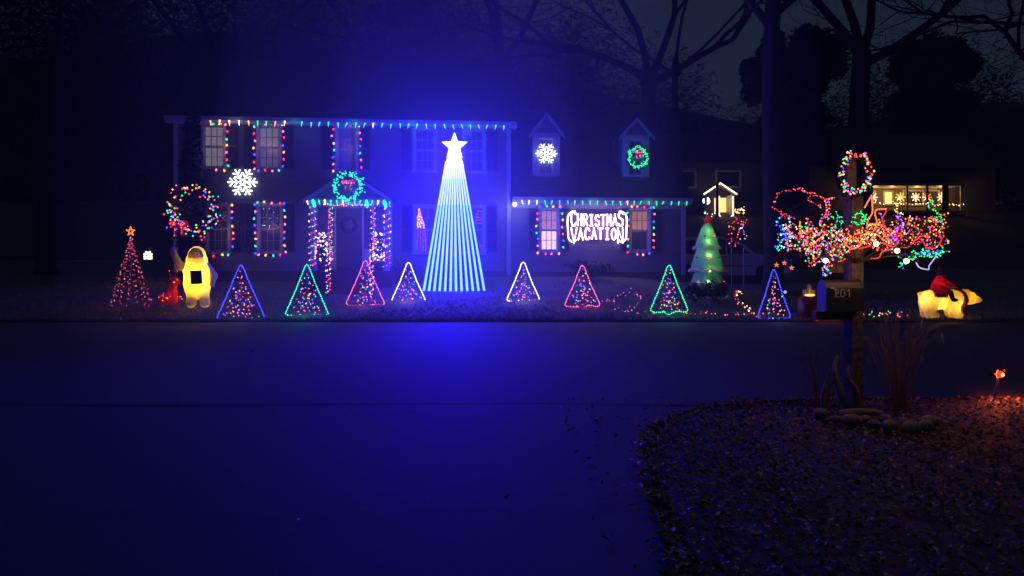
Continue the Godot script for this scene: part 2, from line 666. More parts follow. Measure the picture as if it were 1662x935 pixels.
func grass_blades() -> void:
	var t := MB.new(M.blade)
	for k in 5:
		var a := R.randf() * TAU
		var o := Vector3(R.randfn() * 0.03, 0, R.randfn() * 0.03)
		var w := Vector3(cos(a), 0, sin(a)) * 0.007
		var tip := o + Vector3(R.randfn() * 0.03, R.randf_range(0.05, 0.09), R.randfn() * 0.03)
		var n := Vector3(-sin(a), 0.4, cos(a)).normalized()
		var i := t.vert(o - w, n)
		t.vert(o + w, n)
		t.vert(tip, n)
		t.tri(i, i + 1, i + 2)
	var xs := []
	for k in 10000:
		var x := R.randf_range(-15, 16)
		var z := -20.35 - pow(R.randf(), 1.4) * 5.2
		xs.append(Transform3D(Basis(Vector3.UP, R.randf() * TAU).scaled(Vector3.ONE * R.randf_range(0.7, 1.4)), Vector3(x, gy(x, z) - 0.01, z)))
	for k in 5000:                                 # ragged along the kerb
		var x := R.randf_range(-18, 20)
		var z := -20.2 - absf(R.randfn()) * 0.12 + 0.05 * sin(x * 2.1) + 0.04 * sin(x * 5.3)
		xs.append(Transform3D(Basis(Vector3.UP, R.randf() * TAU).rotated(Vector3.RIGHT, R.randf() * 0.5).scaled(Vector3.ONE * R.randf_range(0.8, 1.7)), Vector3(x, 0.0, z)))
	scatter("grass", "short dormant lawn grass in front of the house", "grass", t.done(), xs)


func clump(mb: MB, at: Vector3, r: Vector3, n: int, size: float, thin := 1.0) -> void:
	for k in n:
		var d := Vector3(R.randfn(), R.randfn(), R.randfn()).normalized() * pow(R.randf(), 0.4)
		var p := at + d * r
		var u := Vector3(R.randfn(), R.randfn() * 0.6, R.randfn()).normalized() * size * R.randf_range(0.6, 1.3)
		var w := u.cross(Vector3(R.randfn(), R.randfn(), R.randfn())).normalized() * size * R.randf_range(0.3, 0.6) * thin
		var nn := (d + Vector3(0, 0.3, 0)).normalized()
		var i := mb.vert(p - u, nn)
		mb.vert(p + w, nn)
		mb.vert(p + u, nn)
		mb.vert(p - w, nn)
		mb.c.i.append_array(PackedInt32Array([i, i + 1, i + 2, i, i + 2, i + 3]))


func woods() -> void:
	var mb := MB.new(M.wood_mass)
	for k in 620:
		var x := R.randf_range(-80, 90) if k < 430 else R.randf_range(-58, 6)
		var z := -R.randf_range(54, 84)
		var top := 14.0 + 3.0 * sin(x * 0.23) + R.randf_range(-3, 2)
		if x < 8:
			top += 11.0 * smoothstep(8.0, -12.0, x)
		else:
			top -= 3.0 * smoothstep(10.0, 22.0, x)
		top *= -z / 62.0
		var y := gy(x, z)
		var lo := y + R.randf_range(-2, 2.5)
		var c := Vector3(x, (lo + y + top) * 0.5, z)
		clump(mb, c, Vector3(R.randf_range(2.2, 4.5), (y + top - lo) * 0.5, R.randf_range(2, 4)), 620, 0.32, 0.3)
	for k in 150:                                  # undergrowth along the rise
		var x := R.randf_range(-60, 60)
		var z := -R.randf_range(46.5, 52)
		clump(mb, Vector3(x, gy(x, z) + 0.4, z), Vector3(R.randf_range(1.0, 2.2), R.randf_range(0.6, 1.6), 1.2), 130, 0.2)
	var o := put("distant_woods", mb, self, Transform3D(), true)
	tag(o, "dark bare woods rising behind the houses", "woods")


func limb(tr: MB, tw: MB, p: Vector3, d: Vector3, length: float, r: float, lv: int, up: float) -> void:
	var pts := [p]
	var q := p
	var n := 5 if lv > 2 else 3
	for k in n:
		d = (d + Vector3(R.randfn(), R.randfn() * 0.6 + up, R.randfn()) * (0.16 if lv > 2 else 0.24)).normalized()
		q += d * length / n
		pts.append(q)
	(tr if lv > 2 else tw).tube(pts, r, 7 if lv > 3 else (5 if lv > 2 else 3), r * 0.55)
	if lv == 0:
		return
	var kids := 3 if lv > 3 else (4 if lv > 1 else 3)
	for k in kids:
		var at: Vector3 = pts[clampi(int(n * (0.45 + 0.55 * (k + 1.0) / kids)), 1, n)]
		var side := d.cross(Vector3(R.randfn(), R.randfn(), R.randfn())).normalized()
		var nd := (d + side * R.randf_range(0.5, 1.0)).normalized()
		limb(tr, tw, at, nd, length * R.randf_range(0.55, 0.82), r * R.randf_range(0.45, 0.62), lv - 1, up)


func bare_tree(called: String, label: String, at: Vector3, bole: float, r: float, dirs: Array, reach: float, levels := 4, lean := Vector3.ZERO) -> void:
	var t := thing(called, label, "tree", Transform3D(Basis(), at), "bare trees round the houses")
	var tk := MB.new(M.bark)
	var pts := []
	for k in 7:
		var f := k / 6.0
		pts.append(Vector3(sin(f * 4.0 + at.x) * 0.12 * f, -0.2 + f * (bole + 0.2), cos(f * 3.0 + at.x) * 0.1 * f) + lean * f)
	tk.tube([pts[0] - Vector3(0, 0.3, 0), pts[0], pts[0] + Vector3(0, 0.45, 0)], r * 1.5, 12, r * 1.02)
	tk.tube(pts, r, 12, r * 0.75)
	put("trunk", tk, t)
	var tw := MB.new(M.twig)
	for d in dirs:
		var lb := MB.new(M.bark)
		limb(lb, tw, pts[6] - Vector3(0, R.randf() * bole * 0.12, 0), Vector3(d[0], d[1], d[2]).normalized(), reach * R.randf_range(0.85, 1.1), r * 0.42, levels, 0.12)
		put("limb", lb, t)
	put("twig", tw, t, Transform3D(), true)


func evergreen(called: String, label: String, at: Vector3, h: float, w: float, lumps: int, m: Material, leafs: int, size: float, round_ := false) -> void:
	var t := thing(called, label, "tree" if h > 3.0 else "shrub", Transform3D(Basis(), at))
	var tk := MB.new(M.bark)
	tk.bar(Vector3(0, -0.1, 0), Vector3(0, h * 0.8, 0), w * 0.09 + 0.03, 0.02, 8)
	put("trunk", tk, t)
	var c := MB.new(m)
	for k in lumps if round_ else 0:
		var d := Vector3(R.randfn(), R.randfn(), R.randfn()).normalized() * pow(R.randf(), 0.4)
		clump(c, Vector3(d.x * w * 0.9, h * 0.7 + d.y * h * 0.28, d.z * w * 0.9), Vector3.ONE * w * R.randf_range(0.2, 0.4), leafs, size)
	for k in 0 if round_ else lumps:
		var f := (k + 0.5) / lumps
		var rr := w * (sqrt(maxf(0.02, 1.0 - pow(2.0 * f - 0.9, 2.0))) if round_ else (1.0 - f * 0.62)) * 0.75
		var a := k * 2.4
		clump(c, Vector3(cos(a) * rr * 0.6, h * (0.06 + 0.9 * f), sin(a) * rr * 0.6), Vector3(rr * 0.75, h * 0.9 / sqrt(lumps) * 0.6, rr * 0.75), leafs, size)
	put("crown", c, t, Transform3D(), true)


func bush(label: String, at: Vector3, r: Vector3, n: int, m: Material) -> void:
	var t := thing("leafy_bush", label, "bush", Transform3D(Basis(), at))
	var st := MB.new(M.twig)
	for k in 9:
		var a := TAU * k / 9.0
		st.bar(Vector3.ZERO, Vector3(cos(a) * r.x * 0.6, r.y * R.randf_range(0.9, 1.5), sin(a) * r.z * 0.6), 0.012, 0.005, 4)
	put("stem", st, t, Transform3D(), true)
	var lf := MB.new(m)
	for k in 14:
		var d := Vector3(R.randfn(), R.randfn() * 0.5, R.randfn()).normalized()
		clump(lf, Vector3(0, r.y, 0) + d * r * 0.6, r * 0.45, n, 0.05)
	put("foliage", lf, t, Transform3D(), true)


func trees() -> void:
	bare_tree("oak_tree", "thick dark trunk standing beside the parked car", Vector3(8.45, gy(8.4, -25), -25), 9.5, 0.33, [[-0.7, 0.8, -0.2], [0.75, 0.7, -0.3], [0.1, 1, 0.2]], 6.0)
	bare_tree("oak_tree", "tall forked bare tree against the open dusk sky", Vector3(15.3, gy(15, -34), -34), 8.8, 0.5, [[-0.75, 0.75, 0.1], [0.95, 0.5, 0.2], [0.15, 1, -0.2], [-0.15, 1, 0.1]], 7.5, 5)
	bare_tree("oak_tree", "twin-limbed bare tree behind the dormers", Vector3(7.2, gy(7, -40), -40), 7.5, 0.5, [[-0.3, 1, 0.0], [0.45, 0.95, 0.1], [-0.9, 0.6, 0.0], [0.9, 0.55, 0]], 7.5, 5)
	bare_tree("oak_tree", "slim bare tree between the oak trunk and the dormers", Vector3(7.9, gy(8, -37), -37), 8.5, 0.2, [[-0.8, 0.7, 0.0], [0.8, 0.7, 0.1], [0.1, 1, 0]], 6.5, 5)
	bare_tree("oak_tree", "bare tree at the far edge beyond the glowing bear", Vector3(28.5, gy(28, -36), -36), 10.0, 0.3, [[-0.95, 0.3, 0.1], [0.8, 0.6, 0.0], [-0.1, 1, 0], [-0.7, 0.7, 0.3]], 7.5, 5)
	bare_tree("oak_tree", "spreading bare tree above the lit neighbour porch", Vector3(27.5, gy(27, -38), -38), 7.0, 0.4, [[-0.9, 0.5, 0.2], [0.6, 0.8, 0], [0, 1, 0.1]], 8.0, 5)
	bare_tree("oak_tree", "bare tree over the tall house roof ridge", Vector3(-0.5, gy(0, -40), -40), 8.5, 0.45, [[-0.5, 0.9, 0.0], [0.6, 0.9, 0.1], [0, 1, 0]], 7.0, 5)
	bare_tree("oak_tree", "bare tree behind the star of the light tree", Vector3(-6.5, gy(-6, -37), -37), 8.0, 0.4, [[-0.6, 0.8, 0.0], [0.6, 0.8, 0.1], [0.1, 1, 0]], 7.0)
	bare_tree("oak_tree", "bare tree behind the snowflake end of the house", Vector3(-13.5, gy(-13, -35), -35), 7.5, 0.4, [[-0.6, 0.8, 0.0], [0.7, 0.7, 0.1], [0.1, 1, 0]], 7.0)
	bare_tree("oak_tree", "unlit bare tree beyond the red cone tree", Vector3(-17.5, gy(-17, -29), -29), 6.5, 0.35, [[-0.6, 0.8, 0.0], [0.7, 0.7, 0.1], [0.1, 1, 0]], 6.5)
	evergreen("cedar_tree", "round dark evergreen behind the thick oak trunk", Vector3(16.8, gy(17, -46), -46), 10.8, 3.0, 44, M.needle, 900, 0.15, true)
	evergreen("cedar_tree", "round dark evergreen silhouette beyond the lit neighbour porch", Vector3(27.2, gy(27, -50), -50), 11.5, 2.7, 44, M.needle, 900, 0.15, true)
	evergreen("arborvitae", "dark columnar evergreen at the house corner behind the big wreath", Vector3(-10.2, gy(-10, -24.6), -24.6), 5.5, 0.68, 14, M.needle_b, 300, 0.09)
	bush("dark leafy bush growing before the inflatable green tree", Vector3(6.0, gy(6, -22.9), -22.9), Vector3(0.42, 0.42, 0.35), 60, M.bush)
	bush("low leafy bush between the green wire tree and inflatable tree", Vector3(5.35, gy(5.3, -22.6), -22.6), Vector3(0.36, 0.33, 0.3), 50, M.bush)
	bush("low dark bush beside the walkway, near the green wire tree", Vector3(-5.95, gy(-6, -23.4), -23.4), Vector3(0.45, 0.3, 0.35), 50, M.bush)
	bush("clipped bush under the lit pink tree window", Vector3(-3.7, gy(-3.7, -25.6), -25.5), Vector3(0.7, 0.4, 0.4), 70, M.bush)
	bush("clipped bush under the bright sign", Vector3(2.6, gy(2.6, -25.9), -25.9), Vector3(0.9, 0.4, 0.4), 70, M.bush)


# ------------------------------------------------------------------ the house

func wall_boards(mb: MB, u0: float, u1: float, v0: float, v1: float, holes: Array, w := 0.0, step_ := 0.125) -> void:
	var v := v0
	while v < v1 - 0.01:
		var t := minf(v + step_, v1)
		var cuts := [[u0, u1]]
		for q in holes:
			if q[2] < t - 0.001 and q[3] > v + 0.001:
				var nx := []
				for s in cuts:
					if q[1] <= s[0] or q[0] >= s[1]:
						nx.append(s)
					else:
						if q[0] > s[0]:
							nx.append([s[0], q[0]])
						if q[1] < s[1]:
							nx.append([q[1], s[1]])
				cuts = nx
		for s in cuts:
			mb.quad(Vector3(s[0], v, w + 0.022), Vector3(s[1], v, w + 0.022), Vector3(s[1], t, w + 0.004), Vector3(s[0], t, w + 0.004), Vector3(0, 0.14, 0.99))
			mb.quad(Vector3(s[0], v, w + 0.0), Vector3(s[1], v, w + 0.0), Vector3(s[1], v, w + 0.022), Vector3(s[0], v, w + 0.022), Vector3.DOWN)
		v = t


func window(h: Node3D, u0: float, u1: float, v0: float, v1: float, upper: Material, lower: Material, w := 0.0, cols := 3) -> void:
	var f := MB.new(M.trim)
	var c := 0.085
	f.span(Vector3(u0, v0, w - 0.12), Vector3(u0 + c, v1, w + 0.05))
	f.span(Vector3(u1 - c, v0, w - 0.12), Vector3(u1, v1, w + 0.05))
	f.span(Vector3(u0 - 0.03, v1 - c, w - 0.12), Vector3(u1 + 0.03, v1 + 0.02, w + 0.07))
	var win := put("window", f, h)
	var sl := MB.new(M.trim)
	sl.span(Vector3(u0 - 0.04, v0 - 0.05, w - 0.12), Vector3(u1 + 0.04, v0 + 0.03, w + 0.11))
	put("sill", sl, win)
	var a := u0 + c
	var b := u1 - c
	var lo := v0 + 0.03
	var hi := v1 - c
	var mid := (lo + hi) * 0.5
	for s in 2:
		var y0 := lo if s == 0 else mid
		var y1 := mid if s == 0 else hi
		var z := w - 0.06 + 0.035 * s
		var sa := MB.new(M.trim)
		sa.span(Vector3(a, y0, z - 0.015), Vector3(a + 0.035, y1, z + 0.015))
		sa.span(Vector3(b - 0.035, y0, z - 0.015), Vector3(b, y1, z + 0.015))
		sa.span(Vector3(a + 0.035, y0, z - 0.015), Vector3(b - 0.035, y0 + 0.04, z + 0.015))
		sa.span(Vector3(a + 0.035, y1 - 0.035, z - 0.015), Vector3(b - 0.035, y1, z + 0.015))
		put("sash", sa, win)
		var gx0 := a + 0.035
		var gx1 := b - 0.035
		var gy0 := y0 + 0.04
		var gy1 := y1 - 0.035
		var mu := MB.new(M.shutter if upper == M.blind_grey or upper == M.blind_tan or upper == M.blind_orange else M.trim)
		for k in range(1, cols):
			var x := lerpf(gx0, gx1, float(k) / cols)
			mu.span(Vector3(x - 0.009, gy0, z - 0.012), Vector3(x + 0.009, gy1, z + 0.012))
		mu.span(Vector3(gx0, (gy0 + gy1) * 0.5 - 0.009, z - 0.011), Vector3(gx1, (gy0 + gy1) * 0.5 + 0.009, z + 0.011))
		put("muntin", mu, win)
		for k in cols:
			for r in 2:
				var p := MB.new(M.glass)
				p.span(Vector3(lerpf(gx0, gx1, float(k) / cols) + 0.01, lerpf(gy0, gy1, r * 0.5) + 0.01, z - 0.003), Vector3(lerpf(gx0, gx1, (k + 1.0) / cols) - 0.01, lerpf(gy0, gy1, r * 0.5 + 0.5) - 0.01, z + 0.003))
				put("pane", p, win)
		var bm: Material = lower if s == 0 else upper
		if bm:
			var bl := MB.new(bm)
			bl.span(Vector3(a - 0.02, y0, w - 0.16 - 0.012 * s), Vector3(b + 0.02, y1 + 0.01, w - 0.155 - 0.012 * s))
			put("blind", bl, win)
	var rm := MB.new(M.room)
	rm.span(Vector3(u0 - 0.3, v0 - 0.3, w - 0.75), Vector3(u1 + 0.3, v1 + 0.3, w - 0.7))
	put("room_back", rm, win)


func shutter(h: Node3D, u0: float, u1: float, v0: float, v1: float) -> void:
	var s := MB.new(M.shutter)
	s.span(Vector3(u0, v0, 0.02), Vector3(u0 + 0.045, v1, 0.065))
	s.span(Vector3(u1 - 0.045, v0, 0.02), Vector3(u1, v1, 0.065))
	for y in [v0, (v0 + v1) * 0.5 - 0.03, v1 - 0.06]:
		s.span(Vector3(u0 + 0.045, y, 0.022), Vector3(u1 - 0.045, y + 0.06, 0.062))
	var sh := put("shutter", s, h)
	var l := MB.new(M.shutter)
	var v := v0 + 0.08
	while v < v1 - 0.08:
		l.box(Vector3((u0 + u1) * 0.5, v, 0.042), Vector3(u1 - u0 - 0.09, 0.035, 0.006), Basis(Vector3.RIGHT, 0.6))
		v += 0.035
	put("louvre_slat", l, sh, Transform3D(), true)


const SIDE := Basis(Vector3(0, 0, 1), Vector3(0, 1, 0), Vector3(1, 0, 0))


func courses(mb: MB, e: Vector2, r: Vector2, u0: float, u1: float) -> void:      # shingle courses from eave e to ridge r, both (w, v)
	var n := int((r - e).length() / 0.15)
	var d := (r - e) / n
	var up := Vector2(-d.y, d.x).normalized() if d.x > 0 else Vector2(d.y, -d.x).normalized()
	if up.y < 0:
		up = -up
	for k in n:
		var a := e + d * k + up * 0.035
		var b := e + d * (k + 1) + up * 0.022
		mb.quad(Vector3(u0, a.y, a.x), Vector3(u1, a.y, a.x), Vector3(u1, b.y, b.x), Vector3(u0, b.y, b.x), Vector3(0, up.y, up.x))
		var c := e + d * k + up * 0.018
		mb.quad(Vector3(u0, c.y, c.x), Vector3(u1, c.y, c.x), Vector3(u1, a.y, a.x), Vector3(u0, a.y, a.x), Vector3(0, -d.y, -d.x).normalized())


func house() -> void:
	var h := thing("two_storey_house", "two-storey sided house with shutters, gabled portico and lower dormered wing", "house", HX)
	var ups := [[0.86, 1.65], [2.62, 3.44], [5.19, 5.96], [7.77, 8.58], [9.44, 10.24]]
	var lows := [[0.97, 1.79], [2.64, 3.48], [7.79, 8.58], [9.44, 10.24]]
	var holes := []
	for q in ups:
		holes.append([q[0], q[1], 4.66, 6.12])
	for q in lows:
		holes.append([q[0], q[1], 1.86, 3.49])
	holes.append([4.95, 6.5, 1.1, 3.45])
	var w := MB.new(M.siding)
	wall_boards(w, 0.0, 11.08, 1.25, 6.2, holes)
	w.span(Vector3(0, 0.6, -8), Vector3(0.02, 6.2, 0))
	w.span(Vector3(11.06, 0.6, -8), Vector3(11.08, 6.2, 0))
	w.span(Vector3(0, 0.6, -8.02), Vector3(11.08, 6.2, -8))
	put("wall", w, h)
	var wh := [[12.06, 12.81, 1.92, 3.43], [15.24, 16.01, 1.92, 3.43]]
	var w2 := MB.new(M.siding)
	wall_boards(w2, 11.08, 17.24, 1.2, 3.6, wh, -0.02)
	w2.span(Vector3(17.22, 0.6, -7.5), Vector3(17.24, 3.7, -0.02))
	w2.plate(PackedVector2Array([Vector2(0, 3.6), Vector2(-3.9, 7.1), Vector2(-7.6, 3.6)]), 17.2, 17.23, Transform3D(SIDE, Vector3.ZERO))
	put("wing_wall", w2, h)
	for u in [0.0, 11.06]:
		var gb := MB.new(M.siding)
		gb.plate(PackedVector2Array([Vector2(0, 6.2), Vector2(-4, 9.1), Vector2(-8, 6.2)]), u, u + 0.02, Transform3D(SIDE, Vector3.ZERO))
		put("gable_wall", gb, h)
	
	var fd := MB.new(M.brick)
	fd.span(Vector3(0.02, 0.3, -0.3), Vector3(11.06, 1.25, -0.01))
	fd.span(Vector3(11.08, 0.3, -0.3), Vector3(17.22, 1.2, -0.03))
	put("foundation", fd, h)
	var rf := MB.new(M.roof)
	courses(rf, Vector2(0.36, 6.26), Vector2(-4, 9.32), -0.25, 11.3)
	courses(rf, Vector2(-8.3, 6.26), Vector2(-4, 9.32), -0.25, 11.3)
	rf.plate(PackedVector2Array([Vector2(0.34, 6.2), Vector2(-4, 9.25), Vector2(-8.3, 6.2)]), -0.22, 11.27, Transform3D(SIDE, Vector3.ZERO))
	put("roof", rf, h)
	var rw := MB.new(M.roof)
	courses(rw, Vector2(0.3, 3.73), Vector2(-4, 7.4), 11.1, 17.42)
	courses(rw, Vector2(-8.3, 3.73), Vector2(-4, 7.4), 11.1, 17.42)
	rw.plate(PackedVector2Array([Vector2(0.28, 3.68), Vector2(-4, 7.33), Vector2(-8.3, 3.68)]), 11.1, 17.4, Transform3D(SIDE, Vector3.ZERO))
	put("wing_roof", rw, h)
	var ch := MB.new(M.brick)
	ch.span(Vector3(2.6, 8.4, -4.6), Vector3(3.5, 10.3, -3.8))
	ch.span(Vector3(2.53, 10.3, -4.67), Vector3(3.57, 10.45, -3.73))
	put("chimney", ch, h)
	for q in [[-0.02, 0.11], [10.97, 11.1]]:
		var cb := MB.new(M.trim)
		cb.span(Vector3(q[0], 1.1, -0.1), Vector3(q[1], 6.1, 0.045))
		put("corner_board", cb, h)
	var cw := MB.new(M.trim)
	cw.span(Vector3(17.12, 1.1, -0.1), Vector3(17.26, 3.58, 0.03))
	put("corner_board", cw, h)
	var fa := MB.new(M.trim)
	fa.span(Vector3(-0.2, 6.12, 0.3), Vector3(11.28, 6.27, 0.33))
	fa.span(Vector3(-0.2, 6.1, 0.0), Vector3(11.28, 6.12, 0.32))
	put("fascia", fa, h)
	var fb := MB.new(M.trim)
	fb.span(Vector3(11.12, 3.56, 0.25), Vector3(17.4, 3.73, 0.28))
	fb.span(Vector3(11.12, 3.54, -0.02), Vector3(17.4, 3.56, 0.27))
	fb.span(Vector3(11.12, 3.4, -0.02), Vector3(17.12, 3.54, 0.03))
	put("fascia", fb, h)
	for q in [[-0.2, 11.28, 6.27, 0.39], [11.14, 17.4, 3.74, 0.34]]:
		var gu := MB.new(M.trim)
		gu.span(Vector3(q[0], q[2] - 0.1, q[3] - 0.05), Vector3(q[1], q[2] - 0.085, q[3] + 0.04))
		gu.span(Vector3(q[0], q[2] - 0.085, q[3] + 0.03), Vector3(q[1], q[2] + 0.02, q[3] + 0.045))
		put("gutter", gu, h)
	# windows
	window(h, 0.86, 1.65, 4.66, 6.12, M.blind_grey, M.blind_grey)
	window(h, 2.62, 3.44, 4.66, 6.12, M.blind_grey, M.blind_dim)
	window(h, 5.19, 5.96, 4.58, 6.12, M.curtain, M.curtain)
	window(h, 7.77, 8.58, 4.62, 6.12, null, null)
	window(h, 9.44, 10.24, 4.62, 6.12, null, null)
	window(h, 0.97, 1.79, 1.86, 3.49, null, null)
	window(h, 2.64, 3.48, 1.86, 3.49, null, null)
	window(h, 7.79, 8.58, 1.86, 3.49, null, null)
	window(h, 9.44, 10.24, 1.86, 3.49, null, null)
	window(h, 12.06, 12.81, 1.92, 3.43, M.blind_tan, M.blind_bright, -0.02)
	window(h, 15.24, 16.01, 1.92, 3.43, M.blind_orange, null, -0.02)
	for q in [[1.7, 2.05], [2.22, 2.57], [3.49, 3.84], [4.8, 5.14], [6.01, 6.35], [7.4, 7.73], [10.28, 10.62]]:
		shutter(h, q[0], q[1], 4.66, 6.1)
	for q in [[1.84, 2.18], [2.25, 2.59], [3.53, 3.87], [7.41, 7.74], [10.28, 10.62]]:
		shutter(h, q[0], q[1], 1.88, 3.48)
	for q in [[11.72, 12.02], [12.85, 13.12], [14.94, 15.2], [16.05, 16.35]]:
		shutter(h, q[0], q[1], 1.94, 3.38)
	dormer(h, 11.95, 12.9, 12.44, 6.83)
	dormer(h, 15.18, 16.14, 15.68, 6.72)
	entrance(h)


func dormer(h: Node3D, u0: float, u1: float, uc: float, apex: float) -> void:
	var s := MB.new(M.siding)
	s.span(Vector3(u0, 4.3, -3.2), Vector3(u0 + 0.03, 6.05, -0.75))
	s.span(Vector3(u1 - 0.03, 4.3, -3.2), Vector3(u1, 6.05, -0.75))
	wall_boards(s, u0, u1, 4.45, 6.05, [[u0 + 0.15, u1 - 0.15, 4.62, 5.95]], -0.72)
	s.plate(PackedVector2Array([Vector2(u0 - 0.05, 6.03), Vector2(uc, apex - 0.12), Vector2(u1 + 0.05, 6.03)]), -0.74, -0.71)
	var d := put("dormer", s, h)
	var tr := MB.new(M.trim)
	tr.span(Vector3(u0 - 0.01, 4.48, -0.72), Vector3(u0 + 0.15, 6.0, -0.665))
	tr.span(Vector3(u1 - 0.15, 4.48, -0.72), Vector3(u1 + 0.01, 6.0, -0.665))
	tr.span(Vector3(u0 + 0.15, 4.48, -0.72), Vector3(u1 - 0.15, 4.62, -0.667))
	tr.span(Vector3(u0 - 0.01, 6.0, -0.72), Vector3(u1 + 0.01, 6.1, -0.655))
	for sg in [-1.0, 1.0]:                         # rake boards
		var e := Vector2(uc + sg * ((u1 - u0) * 0.5 + 0.17), 6.02)
		var k := Vector2(uc, apex)
		var dn := Vector2(0, -0.16)
		tr.plate(PackedVector2Array([e, k, k + dn, e + dn]) if sg < 0 else PackedVector2Array([e, e + dn, k + dn, k]), -0.6, -0.56)
	put("trim", tr, d)
	var rf := MB.new(M.roof)
	for sg in [-1.0, 1.0]:
		var e := Vector2(uc + sg * ((u1 - u0) * 0.5 + 0.19), 6.02)
		rf.quad(Vector3(e.x, e.y, -0.53), Vector3(uc, apex + 0.03, -0.53), Vector3(uc, apex + 0.03, -3.4), Vector3(e.x, e.y, -3.4), Vector3(sg * 0.7, 0.7, 0))
	put("roof", rf, d)
	# its window: a part of the house beside the dormer, so that panes stay sub-parts
	window(h, u0 + 0.15, u1 - 0.15, 4.62, 5.98, null, null, -0.7, 2)


func entrance(h: Node3D) -> void:
	var p := MB.new(M.trim)                        # door surround
	p.span(Vector3(4.95, 1.3, -0.1), Vector3(5.0, 3.5, 0.06))
	p.span(Vector3(6.45, 1.3, -0.1), Vector3(6.5, 3.5, 0.06))
	p.span(Vector3(5.0, 3.36, -0.1), Vector3(6.45, 3.5, 0.06))
	p.span(Vector3(5.16, 1.3, -0.1), Vector3(5.22, 3.36, 0.055))
	p.span(Vector3(6.08, 1.3, -0.1), Vector3(6.14, 3.36, 0.055))
	p.span(Vector3(5.0, 1.3, -0.08), Vector3(5.16, 2.0, 0.02))
	p.span(Vector3(6.14, 1.3, -0.08), Vector3(6.45, 2.0, 0.02))
	put("door_surround", p, h)
	for q in [[5.0, 5.16], [6.14, 6.45]]:
		for k in 3:
			var g := MB.new(M.glass)
			g.span(Vector3(q[0] + 0.015, 2.02 + k * 0.45, -0.03), Vector3(q[1] - 0.015, 2.02 + k * 0.45 + 0.42, -0.024))
			put("side_pane", g, h)
	var bk := MB.new(M.room)
	bk.span(Vector3(4.9, 1.2, -0.9), Vector3(6.6, 3.5, -0.85))
	put("hall_back", bk, h)
	var dr := MB.new(M.door)
	dr.span(Vector3(5.22, 1.38, -0.07), Vector3(6.08, 3.36, -0.03))
	var door := put("front_door", dr, h)
	for r in [[1.5, 2.1], [2.2, 2.85], [2.95, 3.25]]:
		for c in [[5.3, 5.6], [5.7, 6.0]]:
			var pn := MB.new(M.door)
			pn.span(Vector3(c[0], r[0], -0.03), Vector3(c[1], r[1], -0.018))
			put("panel", pn, door)
	var kb := MB.new(M.chrome)
	kb.ball(Vector3(5.99, 2.35, 0.02), Vector3(0.03, 0.03, 0.03))
	kb.bar(Vector3(5.99, 2.35, -0.03), Vector3(5.99, 2.35, 0.01), 0.012, 0.012, 6)
	put("handle", kb, door)
	var fl := MB.new(M.brick)
	fl.span(Vector3(4.4, 0.5, 0.05), Vector3(7.2, 1.27, 1.55))
	fl.span(Vector3(5.1, 0.5, 1.55), Vector3(6.5, 1.05, 1.95))
	fl.span(Vector3(5.1, 0.5, 1.95), Vector3(6.5, 0.85, 2.35))
	put("porch_step", fl, h)
	for u in [4.58, 6.92]:
		var c := MB.new(M.trim)
		c.span(Vector3(u, 1.27, 1.24), Vector3(u + 0.13, 3.4, 1.37))
		c.span(Vector3(u - 0.03, 1.27, 1.21), Vector3(u + 0.16, 1.45, 1.4))
		c.span(Vector3(u - 0.03, 3.3, 1.21), Vector3(u + 0.16, 3.395, 1.4))
		put("column", c, h)
	for u in [4.5, 6.97]:
		var c := MB.new(M.trim)
		c.span(Vector3(u, 1.27, 0.03), Vector3(u + 0.12, 3.4, 0.1))
		put("pilaster", c, h)
	var b := MB.new(M.trim)
	b.span(Vector3(4.46, 3.4, 0.03), Vector3(7.13, 3.57, 1.45))
	put("portico_beam", b, h)
	var g := MB.new(M.siding)
	g.plate(PackedVector2Array([Vector2(4.5, 3.57), Vector2(5.79, 4.36), Vector2(7.08, 3.57)]), 1.38, 1.42)
	put("portico_gable", g, h)
	for sg in [-1.0, 1.0]:
		var rk := MB.new(M.trim)
		var e := Vector2(5.79 + sg * 1.4, 3.54)
		var k := Vector2(5.79, 4.45)
		var dn := Vector2(0, -0.13)
		rk.plate(PackedVector2Array([e, k, k + dn, e + dn]), 1.5, 1.54)
		put("rake_board", rk, h)
		var rf := MB.new(M.roof)
		var n := 10
		for q in n:
			var a := e.lerp(k, float(q) / n) + Vector2(0, 0.05)
			var c := e.lerp(k, float(q + 1) / n) + Vector2(0, 0.035)
			rf.quad(Vector3(a.x, a.y, 1.56), Vector3(c.x, c.y, 1.56), Vector3(c.x, c.y, 0.0), Vector3(a.x, a.y, 0.0), Vector3(sg * 0.54, 0.84, 0))
			rf.quad(Vector3(a.x, a.y - 0.05, 1.56), Vector3(a.x, a.y, 1.56), Vector3(a.x, a.y, 0.0), Vector3(a.x, a.y - 0.05, 0.0), Vector3(sg, 0.0, 0))
			rf.quad(Vector3(a.x, a.y - 0.04, 1.56), Vector3(c.x, c.y - 0.04, 1.56), Vector3(c.x, c.y, 1.56), Vector3(a.x, a.y, 1.56), Vector3.BACK)
		put("portico_roof", rf, h)


# ------------------------------------------------------------------ lights on wires

func along(path: Array, step_: float, jit := 0.0) -> Array:
	var out := []
	var carry := 0.0
	for k in path.size() - 1:
		var a: Vector3 = path[k]
		var b: Vector3 = path[k + 1]
		var l := a.distance_to(b)
		var d := carry
		while d < l:
			out.append(a.lerp(b, d / l) + Vector3(R.randfn(), R.randfn(), R.randfn()) * jit)
			d += step_
		carry = d - l
	return out


func smooth(path: Array, n := 6) -> Array:
	var out := []
	for k in path.size() - 1:
		var p0: Vector3 = path[maxi(k - 1, 0)]
		var p3: Vector3 = path[mini(k + 2, path.size() - 1)]
		for q in n:
			out.append(path[k].cubic_interpolate(path[k + 1], p0, p3, float(q) / n))
	out.append(path[path.size() - 1])
	return out


